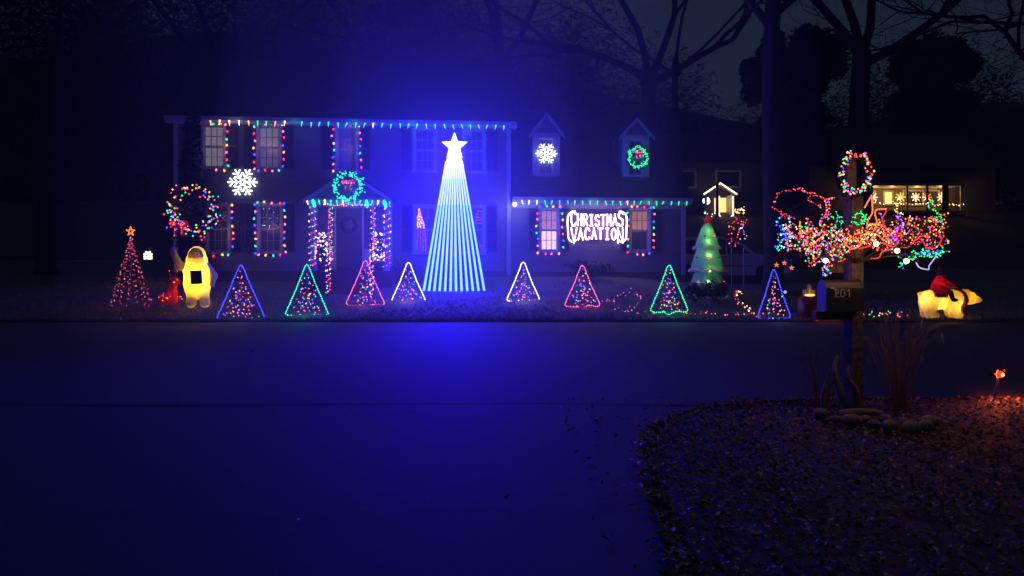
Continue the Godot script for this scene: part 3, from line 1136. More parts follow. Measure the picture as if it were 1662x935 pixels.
func specks(mb: MB, pts: Array, pal: Array, r: float, tall := 1.0) -> void:
	for p in pts:
		mb.use(pal[R.randi() % pal.size()])
		mb.oct(p, r * R.randf_range(0.75, 1.2), tall)


func fairy(called: String, label: String, x: Transform3D, group: String, paths: Array, step_: float, jit: float, pal: Array, r: float, category := "light string") -> Node3D:
	var t := thing(called, label, category, x, group)
	var w := MB.new(M.wire)
	var b := MB.new(pal[0])
	for p in paths:
		w.tube(p, 0.006, 4)
		specks(b, along(p, step_, jit), pal, r)
	put("wire", w, t)
	put("mini_bulb_lights", b, t, Transform3D(), true)
	return t


var bulb_shapes := {}


func bulb_mesh(m: Material, long := 1.0) -> ArrayMesh:
	var key := [m, long]
	if not bulb_shapes.has(key):
		var b := MB.new(m)
		b.ball(Vector3(0, -0.03 * long, 0), Vector3(0.033, 0.045 * long, 0.033), 6, 8)
		b.use(M.wire)
		b.bar(Vector3(0, 0.03, 0), Vector3(0, 0.005, 0), 0.014, 0.016, 6)
		bulb_shapes[key] = b.done()
	return bulb_shapes[key]


func icicle_mesh(m: Material) -> ArrayMesh:
	var key := [m, "icicle"]
	if not bulb_shapes.has(key):
		var b := MB.new(m)
		b.bar(Vector3(0, 0.02, 0), Vector3(0, -0.15, 0), 0.024, 0.005, 7)
		b.use(M.wire)
		b.bar(Vector3(0, 0.05, 0), Vector3(0, 0.02, 0), 0.014, 0.016, 6)
		bulb_shapes[key] = b.done()
	return bulb_shapes[key]


func window_string(label: String, legs: Array, e: float) -> void:
	var t := thing("window_light_string", label, "light string", HX, "bulb strings round the house windows")
	var k := R.randi() % 5
	var mid := Vector3.ZERO
	var n := 0
	var w := MB.new(M.wire)
	for leg in legs:
		w.tube(leg, 0.007, 4)
		for p in along(leg, 0.23, 0.012):
			var m: Material = M.cnine[k % 5]
			k += 1 if R.randf() < 0.8 else 2
			put("bulb", bulb_mesh(m), t, Transform3D(Basis(Vector3(0, 0, 1), R.randfn() * 0.5).rotated(Vector3.RIGHT, R.randf_range(-0.4, 0.2)), p))
			mid += p
			n += 1
	put("wire", w, t)
	lamp(t, mid / n + Vector3(0, 0, 0.3), e * 2.0, lin(1.0, 0.45, 0.4), 0.2)


func rect_legs(u0: float, u1: float, v0: float, v1: float, w: float) -> Array:
	return [[Vector3(u0, v0, w), Vector3(u0 - 0.01, v1, w)], [Vector3(u0 + 0.1, v1 + 0.03, w), Vector3(u1 - 0.05, v1 + 0.02, w)], [Vector3(u1, v1, w), Vector3(u1 + 0.02, v0, w)], [Vector3(u1 - 0.12, v0 - 0.05, w), Vector3(u0 + 0.1, v0 - 0.06, w)]]


func house_lights() -> void:
	window_string("multicolour bulbs edging the upper window above the big wreath", [[Vector3(1.3, 6.12, 0.12), Vector3(1.6, 6.14, 0.12)], [Vector3(1.68, 6.1, 0.12), Vector3(1.7, 4.7, 0.12)], [Vector3(1.6, 4.6, 0.12), Vector3(1.28, 4.6, 0.12)]], 0.03)
	window_string("multicolour bulbs round the lit upper window right above the wall snowflake", rect_legs(2.58, 3.5, 4.66, 6.14, 0.12), 0.04)
	window_string("multicolour bulbs round the upper window over the portico", rect_legs(5.15, 6.02, 4.62, 6.14, 0.12), 0.03)
	window_string("multicolour bulbs down the lower window behind the big wreath", [[Vector3(1.86, 3.46, 0.12), Vector3(1.88, 1.9, 0.12)], [Vector3(1.75, 1.8, 0.12), Vector3(1.2, 1.79, 0.12)]], 0.03)
	window_string("multicolour bulbs round the lower window with sparkling white lights inside", rect_legs(2.6, 3.54, 1.86, 3.52, 0.12), 0.04)
	window_string("multicolour bulbs round the tan-lit wing window beside the house corner", rect_legs(12.0, 12.87, 1.9, 3.46, 0.12), 0.03)
	window_string("multicolour bulbs round the orange-lit wing window past the bright sign", rect_legs(15.18, 16.07, 1.9, 3.46, 0.12), 0.03)
	# along the eaves
	for s in [[1.26, 11.0, 6.14, 0.42, 0.288, "icicle bulbs along the tall upper eave"], [11.2, 17.3, 3.64, 0.36, 0.262, "teal icicle bulbs along the low wing eave"]]:
		var t := thing("eave_light_string", s[5], "light string", HX, "icicle strings along the eaves")
		var w := MB.new(M.wire)
		w.tube([Vector3(s[0], s[2] + 0.05, s[3]), Vector3(s[1], s[2] + 0.05, s[3])], 0.008, 4)
		put("wire", w, t)
		var u: float = s[0]
		while u < s[1]:
			if not (u > 3.75 and u < 4.15):
				var m: Material = M.teal
				var f := R.randf()
				if s[2] > 5.0 and u < 3.7:
					m = [M.green, M.amber, M.warm, M.white, M.warm][R.randi() % 5]
				elif f < 0.16:
					m = M.white
				elif f < 0.3:
					m = M.green
				if u > 15.2 and R.randf() < 0.8:
					m = M.green
				put("bulb", icicle_mesh(m), t, Transform3D(Basis(Vector3(0, 0, 1), R.randfn() * 0.18), Vector3(u, s[2] + R.randfn() * 0.01, s[3])))
			u += s[4] * R.randf_range(0.93, 1.07)
		var q: float = s[0] + 0.8
		while q < s[1]:
			lamp(t, Vector3(q, s[2] - 0.1, s[3] + 0.12), 0.025, lin(0.15, 1.0, 0.75) if q > 3.7 else lin(1.0, 0.75, 0.5), 0.1)
			q += 1.9
	portico_lights()
	snowflake("white snowflake light on the wall under the lit upper window", HX * Transform3D(Basis(), Vector3(2.19, 4.19, 0.07)), 0.46)
	snowflake("smaller white snowflake light in the dormer nearest the tall house", HX * Transform3D(Basis(), Vector3(12.42, 5.37, -0.6)), 0.37)
	wreath("round green lit wreath with red bow on the portico gable", HX * Transform3D(Basis(), Vector3(5.81, 3.93, 1.66)), Vector2(0.4, 0.4), 0.09, [M.teal, M.teal, M.green], 150, 0.026, Vector3(0, 0.1, 0.02), 0.28, lin(0.05, 1, 0.7))
	wreath("green lit wreath with small red bow in the far dormer", HX * Transform3D(Basis(), Vector3(15.69, 5.27, -0.58)), Vector2(0.32, 0.34), 0.08, [M.green, M.teal, M.green], 130, 0.024, Vector3(0, 0.14, 0.02), 0.2, lin(0.05, 1, 0.4))
	wreath("big multicolour wreath with a red berry bow by the house corner", HX * Transform3D(Basis(), Vector3(1.15, 3.17, 1.75)), Vector2(0.64, 0.66), 0.18, M.multi, 120, 0.03, Vector3(-0.42, -0.5, 0.05), 0.36, lin(1, 0.4, 0.4))
	var tl := fairy("wreath_tail_lights", "loose tail of coloured lights hanging off the big wreath", HX, "", [smooth([Vector3(1.9, 3.0, 1.8), Vector3(1.75, 2.7, 1.8), Vector3(1.55, 2.45, 1.8), Vector3(1.4, 2.25, 1.8)])], 0.11, 0.03, M.multi, 0.028)
	tl.set_meta("category", "light string")
	# a flood lamp in the angle of the wing
	var f := thing("flood_lamp", "bright white flood lamp under the wing eave at the house corner", "lamp", HX * Transform3D(Basis(), Vector3(11.2, 3.5, 0.42)))
	var g := MB.new(M.flood)
	g.ball(Vector3(0, 0, 0), Vector3(0.07, 0.075, 0.07), 8, 12)
	put("bulb", g, f)
	var hs := MB.new(M.black)
	hs.bar(Vector3(0, 0.05, -0.02), Vector3(0, 0.14, -0.12), 0.03, 0.045, 10)
	put("lamp_holder", hs, f)
	lamp(f, Vector3(0, 0, 0), 0.35, lin(0.85, 0.88, 1.0), 0.06)
	# lights that stand inside the windows
	var pt := thing("window_tree_light", "pink lit tree standing inside the lower window beside the light tree", "lit tree", HX * Transform3D(Basis(), Vector3(8.02, 1.95, -0.32)))
	var cw := MB.new(M.metal)
	var sp := MB.new(M.pink)
	for k in 12:
		var a := TAU * k / 12
		var e := Vector3(cos(a) * 0.17, 0.72, sin(a) * 0.1)
		var tp := Vector3(-0.04, 1.4, 0)
		cw.tube([tp, e, Vector3(e.x * 1.2, 0, e.z)], 0.004, 4)
		specks(sp, along([tp, e], 0.045, 0.01), [M.pink, M.warm, M.pink], 0.02)
		specks(sp, along([e, Vector3(e.x * 1.2, 0, e.z)], 0.07, 0.01), [M.rope_pink, M.rope_pink, M.pink], 0.013)
	put("wire_frame", cw, pt)
	put("mini_bulb_lights", sp, pt, Transform3D(), true)
	fairy("window_net_light", "pink net of lights inside the window right of the light tree", HX, "", [[Vector3(9.95, 3.3, -0.3), Vector3(10.15, 3.3, -0.3)], [Vector3(9.93, 3.2, -0.3), Vector3(10.15, 3.2, -0.3)], [Vector3(9.92, 3.1, -0.3), Vector3(10.15, 3.1, -0.3)], [Vector3(9.9, 3.0, -0.3), Vector3(10.15, 3.0, -0.3)], [Vector3(9.9, 2.9, -0.3), Vector3(10.15, 2.9, -0.3)], [Vector3(10.05, 2.2, -0.3), Vector3(10.12, 2.0, -0.3)]], 0.045, 0.01, [M.rope_pink, M.pink, M.rope_pink], 0.015, "light net")
	var cur := []
	for k in 7:
		cur.append([Vector3(2.8 + k * 0.08, 3.35, -0.25), Vector3(2.8 + k * 0.08 + R.randfn() * 0.02, 2.75 - R.randf() * 0.2, -0.25)])
	fairy("curtain_light", "tiny white curtain lights inside the lower window near the yellow figure", HX, "", cur, 0.11, 0.02, [M.white, M.rope_lilac, M.rope_lilac], 0.013, "curtain light")


func portico_lights() -> void:
	var t := thing("portico_light_string", "teal and pink bulbs along the portico beam over the door", "light string", HX)
	var w := MB.new(M.wire)
	w.tube([Vector3(4.5, 3.52, 1.5), Vector3(7.1, 3.52, 1.5)], 0.007, 4)
	put("wire", w, t)
	for k in 15:
		var u := 4.5 + k * 0.185
		var m: Material = [M.teal, M.teal, M.white][R.randi() % 3]
		put("bulb", icicle_mesh(m) if not k in [1, 10, 13] else bulb_mesh(M.teal, 1.9), t, Transform3D(Basis(Vector3(0, 0, 1), R.randfn() * 0.2).scaled(Vector3.ONE * (1.7 if k in [1, 10, 13] else 1.0)), Vector3(u, 3.5, 1.5)))
	var gb := MB.new(M.pink)
	specks(gb, along(smooth([Vector3(5.0, 3.4, 1.4), Vector3(5.4, 3.36, 1.4), Vector3(5.8, 3.38, 1.4), Vector3(6.2, 3.36, 1.4), Vector3(6.6, 3.4, 1.4)]), 0.055, 0.02), [M.pink, M.pink, M.white, M.teal], 0.022)
	put("mini_bulb_lights", gb, t, Transform3D(), true)
	lamp(t, Vector3(5.8, 3.3, 1.8), 0.12, lin(0.4, 0.8, 0.9), 0.2)
	lamp(t, Vector3(5.8, 2.9, 0.9), 0.12, lin(0.9, 0.4, 0.9), 0.3)
	for q in [["column lights wound round the portico post by the green wire tree", 4.645, 1.305, 1.4, 3.35, 0.1], ["column lights wound round the portico post on the light tree's side", 6.985, 1.305, 1.4, 3.35, 0.1], ["garland of lights down the door frame beside the narrow side pane", 5.06, 0.2, 1.55, 3.35, 0.07], ["garland of lights down the door frame on the light tree's side", 6.46, 0.25, 1.55, 3.35, 0.07]]:
		var hx := []
		for k in 110:
			var f := k / 109.0
			hx.append(Vector3(q[1] + cos(f * 60.0) * q[5], lerpf(q[4], q[3], f), q[2] + sin(f * 60.0) * q[5]))
		fairy("garland_light_string", q[0], HX, "light garlands at the portico", [hx], 0.062, 0.012, [M.pink, M.red, M.white, M.teal, M.pink, M.rope_pink], 0.021)
	for q in [["light-wrapped walkway post behind the green wire tree", 5.31, 2.6, 0.5, 2.0], ["light-wrapped walkway post behind the red wire tree", 6.6, 2.6, 0.5, 2.15]]:
		var p := thing("walkway_post", q[0], "lamp post", HX, "posts beside the front walkway")
		var m := MB.new(M.black)
		m.bar(Vector3(q[1], q[3] - 0.1, q[2]), Vector3(q[1], q[4], q[2]), 0.03, 0.025, 8)
		m.ball(Vector3(q[1], q[4] + 0.03, q[2]), Vector3(0.04, 0.045, 0.04))
		put("post", m, p)
		var hx := []
		for k in 90:
			var f := k / 89.0
			hx.append(Vector3(q[1] + cos(f * 55.0) * 0.055, lerpf(q[4], q[3] + 0.1, f), q[2] + sin(f * 55.0) * 0.055))
		var b := MB.new(M.pink)
		specks(b, along(hx, 0.06, 0.012), [M.pink, M.teal, M.red, M.white, M.pink], 0.021)
		put("mini_bulb_lights", b, p, Transform3D(), true)
	for q in [[4.9, "topiary of round white lights at the door, nearest the green wire tree"], [6.7, "topiary of round white lights at the door, nearest the light tree"]]:
		var tp := thing("lit_topiary", q[1], "topiary", HX * Transform3D(Basis(), Vector3(q[0], 1.27, 1.05)), "lit topiaries by the door")
		var pot := MB.new(M.terracotta)
		pot.lathe([Vector2(0.0, 0.0), Vector2(0.11, 0.0), Vector2(0.15, 0.24), Vector2(0.165, 0.24), Vector2(0.165, 0.28), Vector2(0.13, 0.28), Vector2(0.0, 0.25)], 16)
		put("pot", pot, tp)
		var st := MB.new(M.bark)
		st.bar(Vector3(0, 0.2, 0), Vector3(0, 1.1, 0), 0.02, 0.01, 6)
		put("stem", st, tp)
		var fo := MB.new(M.needle_b)
		var bl := MB.new(M.white)
		for k in 7:
			var f := k / 6.0
			clump(fo, Vector3(0, 0.38 + f * 0.8, 0), Vector3(1, 0.6, 1) * (0.26 - 0.17 * f), 130, 0.035)
		for k in 95:
			var f := pow(R.randf(), 1.2)
			var a := R.randf() * TAU
			var r := 0.28 - 0.19 * f
			bl.use([M.white, M.white, M.pink, M.rope_lilac][R.randi() % 4])
			bl.oct(Vector3(cos(a) * r, 0.33 + f * 0.9, sin(a) * r), 0.03)
		put("foliage", fo, tp, Transform3D(), true)
		put("globe_bulb_lights", bl, tp, Transform3D(), true)
	wreath("unlit round wreath hanging on the dark front door", HX * Transform3D(Basis(), Vector3(5.65, 2.8, 0.03)), Vector2(0.22, 0.22), 0.06, [], 0, 0.02, Vector3.ZERO, 0.0, Color.BLACK)


func snowflake(label: String, x: Transform3D, r: float) -> void:
	var t := thing("snowflake_light", label, "snowflake light", x)
	var m := MB.new(M.flake)
	var w := r * 0.047
	for k in 6:
		var b := Basis(Vector3(0, 0, 1), TAU * k / 6)
		m.tube([b * Vector3(r * 0.1, 0, 0), b * Vector3(r * 0.98, 0, 0)], w, 6)
		for sg in [-1.0, 1.0]:
			m.tube([b * Vector3(r * 0.66, 0, 0), b * Vector3(r * 0.86, sg * r * 0.27, 0)], w, 6)
			m.tube([b * Vector3(r * 0.36, 0, 0), b * Vector3(r * 0.58, sg * r * 0.28, 0)], w, 6)
			m.ball(b * Vector3(r * 0.86, sg * r * 0.27, 0), Vector3.ONE * w, 5, 6)
			m.ball(b * Vector3(r * 0.58, sg * r * 0.28, 0), Vector3.ONE * w, 5, 6)
		m.ball(b * Vector3(r, 0, 0), Vector3.ONE * w * 1.2, 5, 6)
		m.tube([b * Vector3(r * 0.2, 0, 0), Basis(Vector3(0, 0, 1), TAU * (k + 1) / 6) * Vector3(r * 0.2, 0, 0)], w, 6)
	put("rope_light", m, t)
	var f := MB.new(M.metal)
	for k in 6:
		var b := Basis(Vector3(0, 0, 1), TAU * (k + 0.5) / 6)
		f.tube([b * Vector3(r * 0.2, 0, -0.02), b * Vector3(r * 0.55, 0, -0.02)], 0.008, 4)
	f.tube([Vector3(0, r, -0.01), Vector3(0, r + 0.12, -0.03)], 0.006, 4)
	put("frame", f, t)
	lamp(t, Vector3(0, 0, 0.12), 0.07, lin(0.92, 0.96, 1.0), r * 0.5)


func wreath(label: String, x: Transform3D, rad: Vector2, thick: float, pal: Array, n: int, br: float, bow_at: Vector3, bow: float, tint: Color) -> void:
	var t := thing("wreath", label, "wreath", x)
	var g := MB.new(M.needle_b)
	var ring := MB.new(M.wire)
	var rp := []
	for k in 33:
		var a := TAU * k / 32
		rp.append(Vector3(cos(a) * rad.x, sin(a) * rad.y, 0))
		if k < 32:
			clump(g, rp[k], Vector3(thick, thick, thick * 0.7), 45, 0.045)
	ring.tube(rp, 0.012, 5)
	put("ring_frame", ring, t)
	put("needle_garland", g, t, Transform3D(), true)
	if n > 0:
		var b := MB.new(pal[0])
		for k in n:
			var a := R.randf() * TAU
			var o := Vector3(cos(a) * rad.x, sin(a) * rad.y, 0) + Vector3(R.randfn(), R.randfn(), 0) * thick * 0.55
			o.z = thick * 0.7 + R.randf() * 0.03
			b.use(pal[R.randi() % pal.size()])
			b.oct(o, br * R.randf_range(0.75, 1.2))
		put("mini_bulb_lights", b, t, Transform3D(), true)
		lamp(t, Vector3(0, 0, 0.35), 0.08, tint, 0.2)
	if bow > 0.0:
		var w := MB.new(M.red_tinsel)
		for sg in [-1.0, 1.0]:
			w.ball(bow_at + Vector3(sg * bow * 0.42, bow * 0.12, 0.12), Vector3(bow * 0.45, bow * 0.3, 0.06), 7, 12, Basis(Vector3(0, 0, 1), sg * 0.3))
			w.plate(PackedVector2Array([Vector2(bow_at.x, bow_at.y), Vector2(bow_at.x + sg * bow * 0.55, bow_at.y - bow * 0.85), Vector2(bow_at.x + sg * bow * 0.22, bow_at.y - bow * 0.95)]), 0.1, 0.125)
		w.ball(bow_at + Vector3(0, bow * 0.08, 0.15), Vector3(bow * 0.15, bow * 0.15, 0.06), 6, 10)
		var o := put("bow", w, t)
		var rb := MB.new(M.red)
		for k in 42:
			var sg := -1.0 if k % 2 == 0 else 1.0
			var p := bow_at + Vector3(sg * bow * 0.42 + R.randfn() * bow * 0.2, bow * 0.1 + R.randfn() * bow * 0.15, 0.19)
			if k > 32:
				p = bow_at + Vector3(sg * bow * 0.3 + R.randfn() * 0.02, -bow * R.randf_range(0.2, 0.9), 0.14)
			rb.use([M.red, M.pink, M.dim_red][R.randi() % 3])
			rb.oct(p, 0.02)
		put("mini_bulb_lights", rb, o, Transform3D(), true)


func sign_letters() -> void:
	var t := thing("holiday_sign", "bright banner sign of lit letters on the low wing wall", "sign", HX * Transform3D(Basis(), Vector3(14.09, 2.76, 0.12)))
	var bd := MB.new(M.sign_board)
	bd.span(Vector3(-0.95, -0.45, -0.06), Vector3(0.95, 0.47, -0.04))
	put("backing_board", bd, t)
	var strokes := {
		"C": [[[0.95, 0.8], [0.7, 1.0], [0.3, 1.0], [0.05, 0.7], [0.05, 0.3], [0.3, 0.0], [0.7, 0.0], [0.95, 0.2]]],
		"H": [[[0.08, 0], [0.08, 1]], [[0.92, 0], [0.92, 1]], [[0.08, 0.5], [0.92, 0.5]]],
		"R": [[[0.08, 0], [0.08, 1], [0.6, 1], [0.9, 0.85], [0.9, 0.65], [0.6, 0.5], [0.08, 0.5]], [[0.5, 0.5], [0.95, 0]]],
		"I": [[[0.5, 0], [0.5, 1]], [[0.25, 0], [0.75, 0]], [[0.25, 1], [0.75, 1]]],
		"S": [[[0.92, 0.85], [0.65, 1], [0.3, 1], [0.08, 0.8], [0.15, 0.6], [0.85, 0.42], [0.92, 0.2], [0.7, 0], [0.3, 0], [0.08, 0.15]]],
		"T": [[[0.5, 0], [0.5, 1]], [[0.02, 1], [0.98, 1]]],
		"M": [[[0.05, 0], [0.08, 1], [0.5, 0.35], [0.92, 1], [0.95, 0]]],
		"A": [[[0.02, 0], [0.5, 1], [0.98, 0]], [[0.22, 0.35], [0.78, 0.35]]],
		"V": [[[0.02, 1], [0.5, 0], [0.98, 1]]],
		"O": [[[0.5, 1], [0.15, 0.85], [0.05, 0.5], [0.15, 0.15], [0.5, 0], [0.85, 0.15], [0.95, 0.5], [0.85, 0.85], [0.5, 1]]],
		"N": [[[0.08, 0], [0.08, 1], [0.92, 0], [0.92, 1]]]}
	var rows := [["CHRISTMAS", 0.235], ["VACATION", -0.235]]
	for r in 2:
		var word: String = rows[r][0]
		for k in word.length():
			var f := (k + 0.5) / word.length() * 2.0 - 1.0
			var edge := k == 0 or k == word.length() - 1
			var hh := 0.5 if edge else 0.4 - 0.04 * (1.0 - absf(f))
			var ww := 1.84 / word.length() * (0.9 if edge else 0.72)
			var y: float = rows[r][1] + (0.04 if r == 0 else -0.04) * (absf(f) - 0.3) + (0.03 if edge and r == 0 else (-0.03 if edge else 0.0))
			var lt := MB.new(M.sign_glow)
			for st in strokes[word[k]]:
				var pl := []
				for p in st:
					pl.append(V(f * 0.93 + (p[0] - 0.5) * ww, y + (p[1] - 0.5) * hh, 0))
					lt.ball(pl[-1], Vector3.ONE * 0.028, 5, 8)
				lt.tube(pl, 0.028, 6)
			put("letter", lt, t)
	for sg in [-1.0, 1.0]:                          # the rolled ends of the banner
		var rl := MB.new(M.sign_glow)
		rl.tube(smooth([Vector3(sg * 0.75, 0.44, 0), Vector3(sg * 0.86, 0.52, 0.02), Vector3(sg * 1.0, 0.42, 0.02), Vector3(sg * 1.04, 0.2, 0.0), Vector3(sg * 1.02, -0.15, 0.0), Vector3(sg * 1.0, -0.4, 0.02), Vector3(sg * 0.86, -0.52, 0.02), Vector3(sg * 0.74, -0.44, 0)], 5), 0.028, 6)
		put("scroll_rope_light", rl, t)
	lamp(t, Vector3(0, 0, 0.3), 0.7, lin(1.0, 0.55, 1.0), 0.4)


func light_tree() -> void:
	var t := thing("light_tree", "tall tree of glowing cyan strips under a white star", "light display", Transform3D(Basis(), Vector3(-1.75, 0.64, -24.0)))
	for k in 12:
		var f := k / 11.0 * 2.0 - 1.0
		var a := Vector3(f * 0.94 - 0.05, 0.02, 0.3 * (1.0 - f * f))
		var b := Vector3(f * 0.25 - 0.05, 4.05, 0.08 * (1.0 - f * f))
		var s := MB.new(M.strip)
		s.bar(a, a.lerp(b, 0.66), 0.041, 0.033, 6)
		s.use(M.strip_mid)
		s.bar(a.lerp(b, 0.66), a.lerp(b, 0.86), 0.033, 0.029, 6)
		s.use(M.strip_white)
		s.bar(a.lerp(b, 0.86), b, 0.029, 0.027, 6)
		put("light_strip", s, t)
	var st := MB.new(M.star)
	var pts := PackedVector2Array()
	for k in 10:
		var r := 0.44 if k % 2 == 0 else 0.19
		pts.append(Vector2(sin(TAU * k / 10) * r * 0.95 - 0.03, cos(TAU * k / 10) * r + 4.5))
	st.plate(pts, 0.02, 0.08)
	put("star", st, t)
	var cap := MB.new(M.star)
	cap.plate(PackedVector2Array([Vector2(-0.2, 4.32), Vector2(0.14, 4.32), Vector2(0.24, 3.9), Vector2(-0.33, 3.9)]), 0.0, 0.05)
	put("star_base_light", cap, t)
	var pl := MB.new(M.metal)
	pl.bar(Vector3(-0.05, -0.3, -0.12), Vector3(-0.05, 4.5, -0.12), 0.03, 0.025, 10)
	pl.tube([Vector3(-1.0, 0.03, 0.0), Vector3(-0.5, 0.03, 0.24), Vector3(0.0, 0.03, 0.3), Vector3(0.45, 0.03, 0.24), Vector3(0.9, 0.03, 0.0)], 0.015, 6)
	put("pole", pl, t)
	var gw := MB.new(M.wire)
	gw.tube([Vector3(-0.05, 4.5, -0.12), Vector3(-0.75, 5.45, -1.5)], 0.006, 4)
	gw.tube([Vector3(-0.05, 4.5, -0.12), Vector3(1.0, 5.35, -1.5)], 0.006, 4)
	put("guy_wire", gw, t)
	for y in [1.3, 2.2, 3.1, 4.0]:
		lamp(t, Vector3(-0.05, y, 0.6), 15.0, lin(0.02, 0.0, 1.0), 0.2)
		var sp := SpotLight3D.new()                # the strips face the street
		sp.name = "strip_beam"
		sp.light_energy = 46.0
		sp.light_color = lin(0.02, 0.0, 1.0)
		sp.light_size = 0.3
		sp.spot_range = 60.0
		sp.spot_angle = 38.0
		sp.spot_attenuation = 2.0
		sp.spot_angle_attenuation = 1.0
		sp.shadow_enabled = true
		t.add_child(sp, true)
		sp.position = Vector3(-0.05, y, 0.9)
		sp.rotation = Vector3(-0.03, PI, 0)
	lamp(t, Vector3(-0.05, 4.5, 0.5), 0.3, lin(0.5, 0.5, 1.0), 0.3)


func wire_trees() -> void:
	for q in [
		["blue-outlined wire tree nearest the glowing yellow figure", Vector3(-7.22, 0.02, -20.6), 1.47, 1.27, M.blue, M.rope_blue, 0.3, lin(0.3, 0.3, 1)],
		["green-outlined wire tree in front of the portico topiary", Vector3(-5.57, 0.11, -21.0), 1.38, 1.16, M.mint, M.rope_green, 1.0, lin(0.1, 1, 0.6)],
		["red-outlined wire tree in front of the front door steps", Vector3(-4.21, 0.31, -22.2), 1.29, 1.11, M.pink, M.rope_red, 0.7, lin(1, 0.15, 0.3)],
		["white-outlined wire tree beside the light tree, on the door's side", Vector3(-3.05, 0.36, -22.8), 1.19, 1.0, M.white, M.rope_white, 1.0, lin(1, 0.9, 1)],
		["white-outlined wire tree beside the light tree, on the wing's side", Vector3(0.33, 0.4, -22.8), 1.16, 0.96, M.white, M.rope_white, 1.0, lin(1, 0.9, 1)],
		["red-outlined wire tree under the bright sign", Vector3(2.0, 0.29, -22.0), 1.18, 1.0, M.pink, M.rope_red, 0.3, lin(1, 0.15, 0.3)],
		["green-outlined wire tree beside the inflatable tree", Vector3(4.31, 0.19, -21.2), 1.29, 1.03, M.mint, M.rope_green, 0.9, lin(0.1, 1, 0.5)],
		["blue-outlined wire tree nearest the mailbox", Vector3(7.01, 0.05, -20.7), 1.31, 0.9, M.blue, M.rope_blue, 0.35, lin(0.3, 0.3, 1)]]:
		var h: float = q[2]
		var w: float = q[3] * 0.5
		var t := thing("wire_tree", q[0], "light display", Transform3D(Basis(Vector3.UP, R.randfn() * 0.05), q[1]), "triangular wire trees along the lawn")
		var path := [Vector3(-w * 0.35, -0.01, 0), Vector3(-w * 0.85, -0.005, 0), Vector3(-w, 0.05, 0), Vector3(-w * 0.94, 0.14, 0), Vector3(-w * 0.5, h * 0.52, 0), Vector3(-0.045, h * 0.97, 0), Vector3(0, h, 0), Vector3(0.045, h * 0.97, 0), Vector3(w * 0.5, h * 0.52, 0), Vector3(w * 0.95, 0.13, 0), Vector3(w, 0.05, 0), Vector3(w * 0.85, 0.0, 0), Vector3(w * 0.35, 0.03 + R.randfn() * 0.01, 0), Vector3(0.06, -0.03, 0), Vector3(0.0, -0.075, 0), Vector3(-0.08, -0.04, 0), Vector3(-w * 0.3, 0.03, 0), Vector3(-w * 0.35, -0.01, 0)]
		var fr := MB.new(M.metal)
		var back := []
		for p in path:
			back.append(p - Vector3(0, 0, 0.02))
		fr.tube(back, 0.007, 4)
		fr.tube([Vector3(0, h, -0.02), Vector3(0, -0.2, -0.02)], 0.006, 4)
		fr.tube([Vector3(-w * 0.6, h * 0.4, -0.02), Vector3(w * 0.6, h * 0.4, -0.02)], 0.005, 4)
		for sg in [-1.0, 1.0]:
			fr.tube([Vector3(sg * w * 0.6, 0.02, -0.02), Vector3(sg * w * 0.6, -0.2, -0.02)], 0.006, 4)
		put("frame", fr, t)
		var rope := MB.new(q[5])
		rope.tube(path, 0.006 + 0.007 * q[6], 5)
		put("rope_light", rope, t)
		var dots := MB.new(q[4])
		for p in along(path, 0.056, 0.004):
			dots.oct(p + Vector3(0, 0, 0.012), 0.0195)
		put("outline_bulb_lights", dots, t, Transform3D(), true)
		var wr := MB.new(M.wire)
		var zz := []
		for k in 26:
			var f := k / 25.0
			var hw := w * 0.82 * (1.0 - f) + 0.02
			zz.append(Vector3((hw if k % 2 == 0 else -hw) * R.randf_range(0.5, 1.0), 0.08 + f * h * 0.84, 0))
		wr.tube(zz, 0.004, 3)
		put("wire", wr, t)
		var mn := MB.new(M.red)
		specks(mn, along(zz, 0.17, 0.035), [M.red, M.teal, M.pink, M.amber, M.blue, M.purple, M.pink, M.rope_pink], 0.02)
		put("mini_bulb_lights", mn, t, Transform3D(), true)
		lamp(t, Vector3(0, h * 0.25, 0.3), 0.14, q[7], 0.25)


# ------------------------------------------------------------------ soft bodies: one skin over a skeleton of tapered bones

